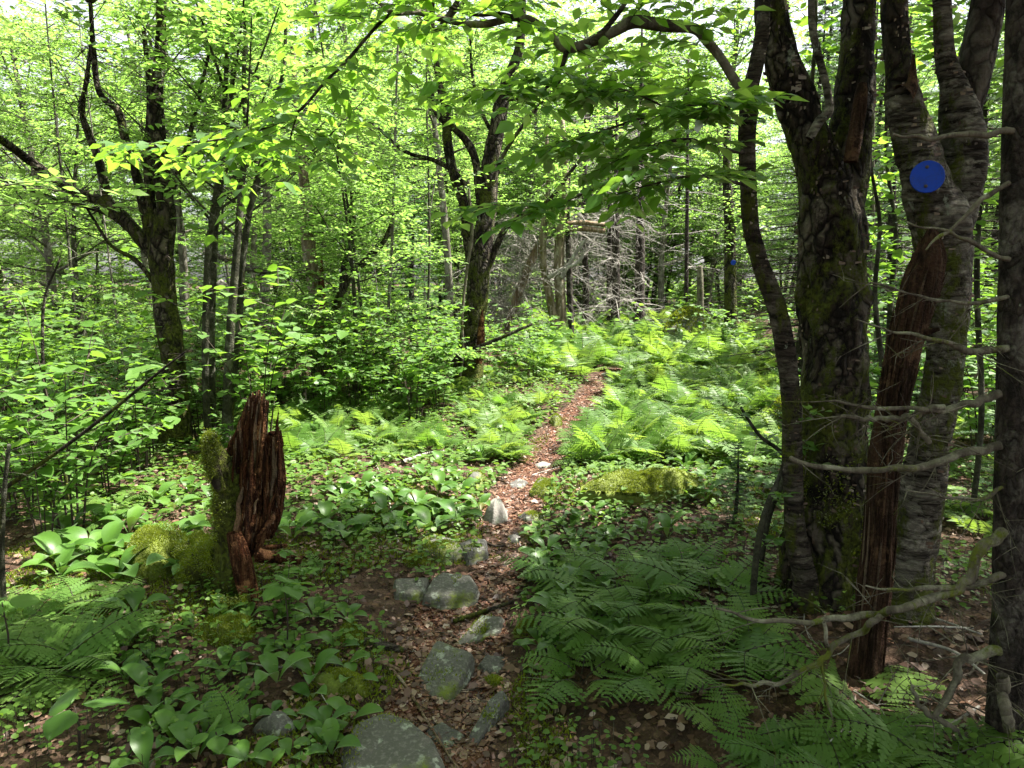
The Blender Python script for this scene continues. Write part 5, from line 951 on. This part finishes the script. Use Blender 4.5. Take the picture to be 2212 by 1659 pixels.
for pts, r, mt, lab in (([(520, 1190), (570, 1195), (620, 1192)], .022, MW_ROT, 'chunk of red rotten wood lying right of the stump'), ([(600, 1225), (680, 1215), (760, 1240)], .014, MW_ROT, 'long red rotten sliver in the dry leaves right of the stump'), ([(845, 1190), (900, 1203), (938, 1216)], .006, MB_TAN, 'thin tan stick lying left of the moss-capped rock'),
    ([(905, 1172), (960, 1140), (1050, 1118), (1105, 1100)], .004, MB_GREY, 'pale twig crossing the path below the pale boulder'), ([(1035, 1150), (1080, 1135), (1125, 1125)], .003, MB_TWIG, 'dark twig crossing the path below the pale boulder'), ([(1030, 1175), (1070, 1188), (1092, 1186)], .010, MB_TWIG, 'short dark curved root beside the dark blocky rock'),
    ([(980, 1355), (1040, 1335), (1085, 1320), (1110, 1310)], .012, MB_DARK, 'dark mossy root lying along the path edge'), ([(850, 1460), (880, 1500), (930, 1580), (960, 1630), (985, 1670)], .006, MB_TAN, 'long tan stick lying down the lower path'), ([(1150, 1030), (1250, 1000), (1270, 990)], .004, MB_GREY, 'pale twig at the right of the sunny path'),
    ([(640, 1330), (720, 1345), (800, 1352)], .003, MB_TWIG, 'thin dark twig before the cracked slab'), ([(480, 1430), (600, 1450), (700, 1440), (740, 1450)], .004, MB_GREY, 'pale twig leading to the thickly mossed rock'), ([(810, 1440), (840, 1450), (862, 1458)], .009, MB_TAN, 'short stub of broken tan stick left of the lichened slab'),
    ([(860, 1180), (830, 1050), (790, 965)], .006, MB_GREY, 'grey branch lying in the clearing behind the stump'), ([(870, 1005), (930, 985), (975, 980)], .016, MB_GREY, 'thick pale branch in the sunlit ground plants'), ([(890, 820), (960, 775), (1060, 735), (1180, 700)], .012, MB_GREY, 'long pale branch propped on shrubs before the cracked birch'),
    ([(1430, 1040), (1490, 1075), (1540, 1100)], .005, MB_TWIG, 'dark twig lying over the moss mound'), ([(1250, 1060), (1320, 1085)], .004, MB_GREY, 'pale twig at the path end of the moss mound'), ([(1680, 1310), (1740, 1300), (1800, 1275)], .02, MB_BIRCH, 'birch stick lying at the foot of the mossy trunk'), ([(1400, 1130), (1460, 1120), (1500, 1150)], .004, MB_TAN, 'tan twig in dry leaves below the moss mound'),
    ([(1960, 1390), (2060, 1420), (2140, 1480)], .008, MB_GREY, 'grey stick lying between the snag and the edge spruce'), ([(1940, 1320), (2030, 1350), (2120, 1380)], .006, MB_GREY, 'thin grey stick behind the brown snag foot'), ([(1480, 1560), (1560, 1600), (1600, 1650)], .006, MB_TWIG, 'dark stick in the shaded litter under the ferns'), ([(700, 1600), (720, 1560), (690, 1500)], .003, MB_GREY, 'fine pale twig right of the half-buried rock')): stick(pts, r, mt, lab)
stick([(786, 1398), (815, 1402), (850, 1412), (872, 1416)], .022, MB_BIRCH, 'short white birch log lying at the left path edge', 'birch_log', 'log', .0)
for pts, Yd, r, lab in (([(-20, 1075, 5), (60, 1020, 5), (137, 967, 4), (239, 889, 4), (342, 805, 3), (400, 760, 2)], 3.6, 0, 'long bare dead stem slanting up from the left edge'), ([(150, 1085, 4), (130, 960, 4), (100, 860, 4), (92, 740, 3.5), (98, 640, 3), (130, 560, 2)], 4.3, 0, 'thin upright bare stem in the thicket at the left'), ([(870, 910, 5), (920, 830, 5), (990, 770, 5), (1070, 735, 4), (1150, 700, 3)], 8.9, 0, 'long bare branch leaning on the foot of the cracked birch'), ([(10, 1330, 6), (4, 1200, 6), (8, 1080, 5), (20, 960, 4)], 3.0, 0, 'pale stem standing at the left edge')):
    P, rr = px(pts, Yd); C = catmull(np.column_stack([P, rr]), 8); m = MB(); tube(m, C[:, :3], C[:, 3], 7, 0, .1, 20.); twiggy(m, C[:, :3], None, 12, .25, 0, .0018, 2, 0.); tag(m.build('bare_branch', [MB_DARK if 'pale' not in lab else MB_SAP]), lab, 'branch')

for k in range(34):
    u, v = U(1, 1560, 2190)[0], U(1, 1270, 1640)[0]; p = gnd(u, v); a = U(1, 0, 6.28)[0]; L = U(1, .12, .4)[0]; d = np.array([math.cos(a), math.sin(a), U(1, .0, .35)[0]]); C = catmull(np.array([p + UP * .01, p + d * L * .5 + gauss(1, .015)[0] + UP * .015, p + d * L]), 6); m = MB(); r = U(1, .0025, .006)[0]; tube(m, C, np.linspace(r, r * .5, len(C)), 6, 0, .2, 40.)
    if k % 2: twiggy(m, C, None, 3, .12, 0, .0016, 1, 0.)
    tag(m.build('fallen_twig', [(MB_GREY, MB_DEADB, MB_TWIG)[k % 3]]), 'dead twig fallen in the dark litter around the brown snag', 'twig', 'fallen twigs around the brown snag')
for k in range(20):
    x, y = (U(1, -8.5, -.6)[0], U(1, 8.5, 15)[0]) if k < 13 else (U(1, 3.2, 8)[0], U(1, 6, 12)[0])
    if not (abs(x) < .76 * y) : continue
    t = thing('sapling', (x, y, H(x, y)), 'thin pale pole-like sapling in the leafy wood behind the pale birch' if k < 13 else 'thin sapling stem in the shade behind the birch trunks', 'sapling', 'pole saplings behind the pale birch' if k < 13 else 'sapling stems behind the birches'); z = np.linspace(-.05, U(1, 4, 6)[0], 7); w = gauss(2, .12); C = catmull(np.stack([x + w[0, 0] * np.sin(z) + w[0, 1] * z * .5, y + w[1, 0] * np.sin(z * .8), z + t.location.z], -1), 4); r = U(1, .014, .03)[0]
    m = MB(); tube(m, C, np.linspace(r, r * .3, len(C)), 7, 0, .1, 9.); twiggy(m, C, None, 12, .7, 0, .004, 2, -.25, .3); m.build('trunk', [MB_PALE if k % 3 else MB_SAP], t); crown(t, [side_twigs(C, 9, .6, .4)], 'canopy', .08, 6, 3)
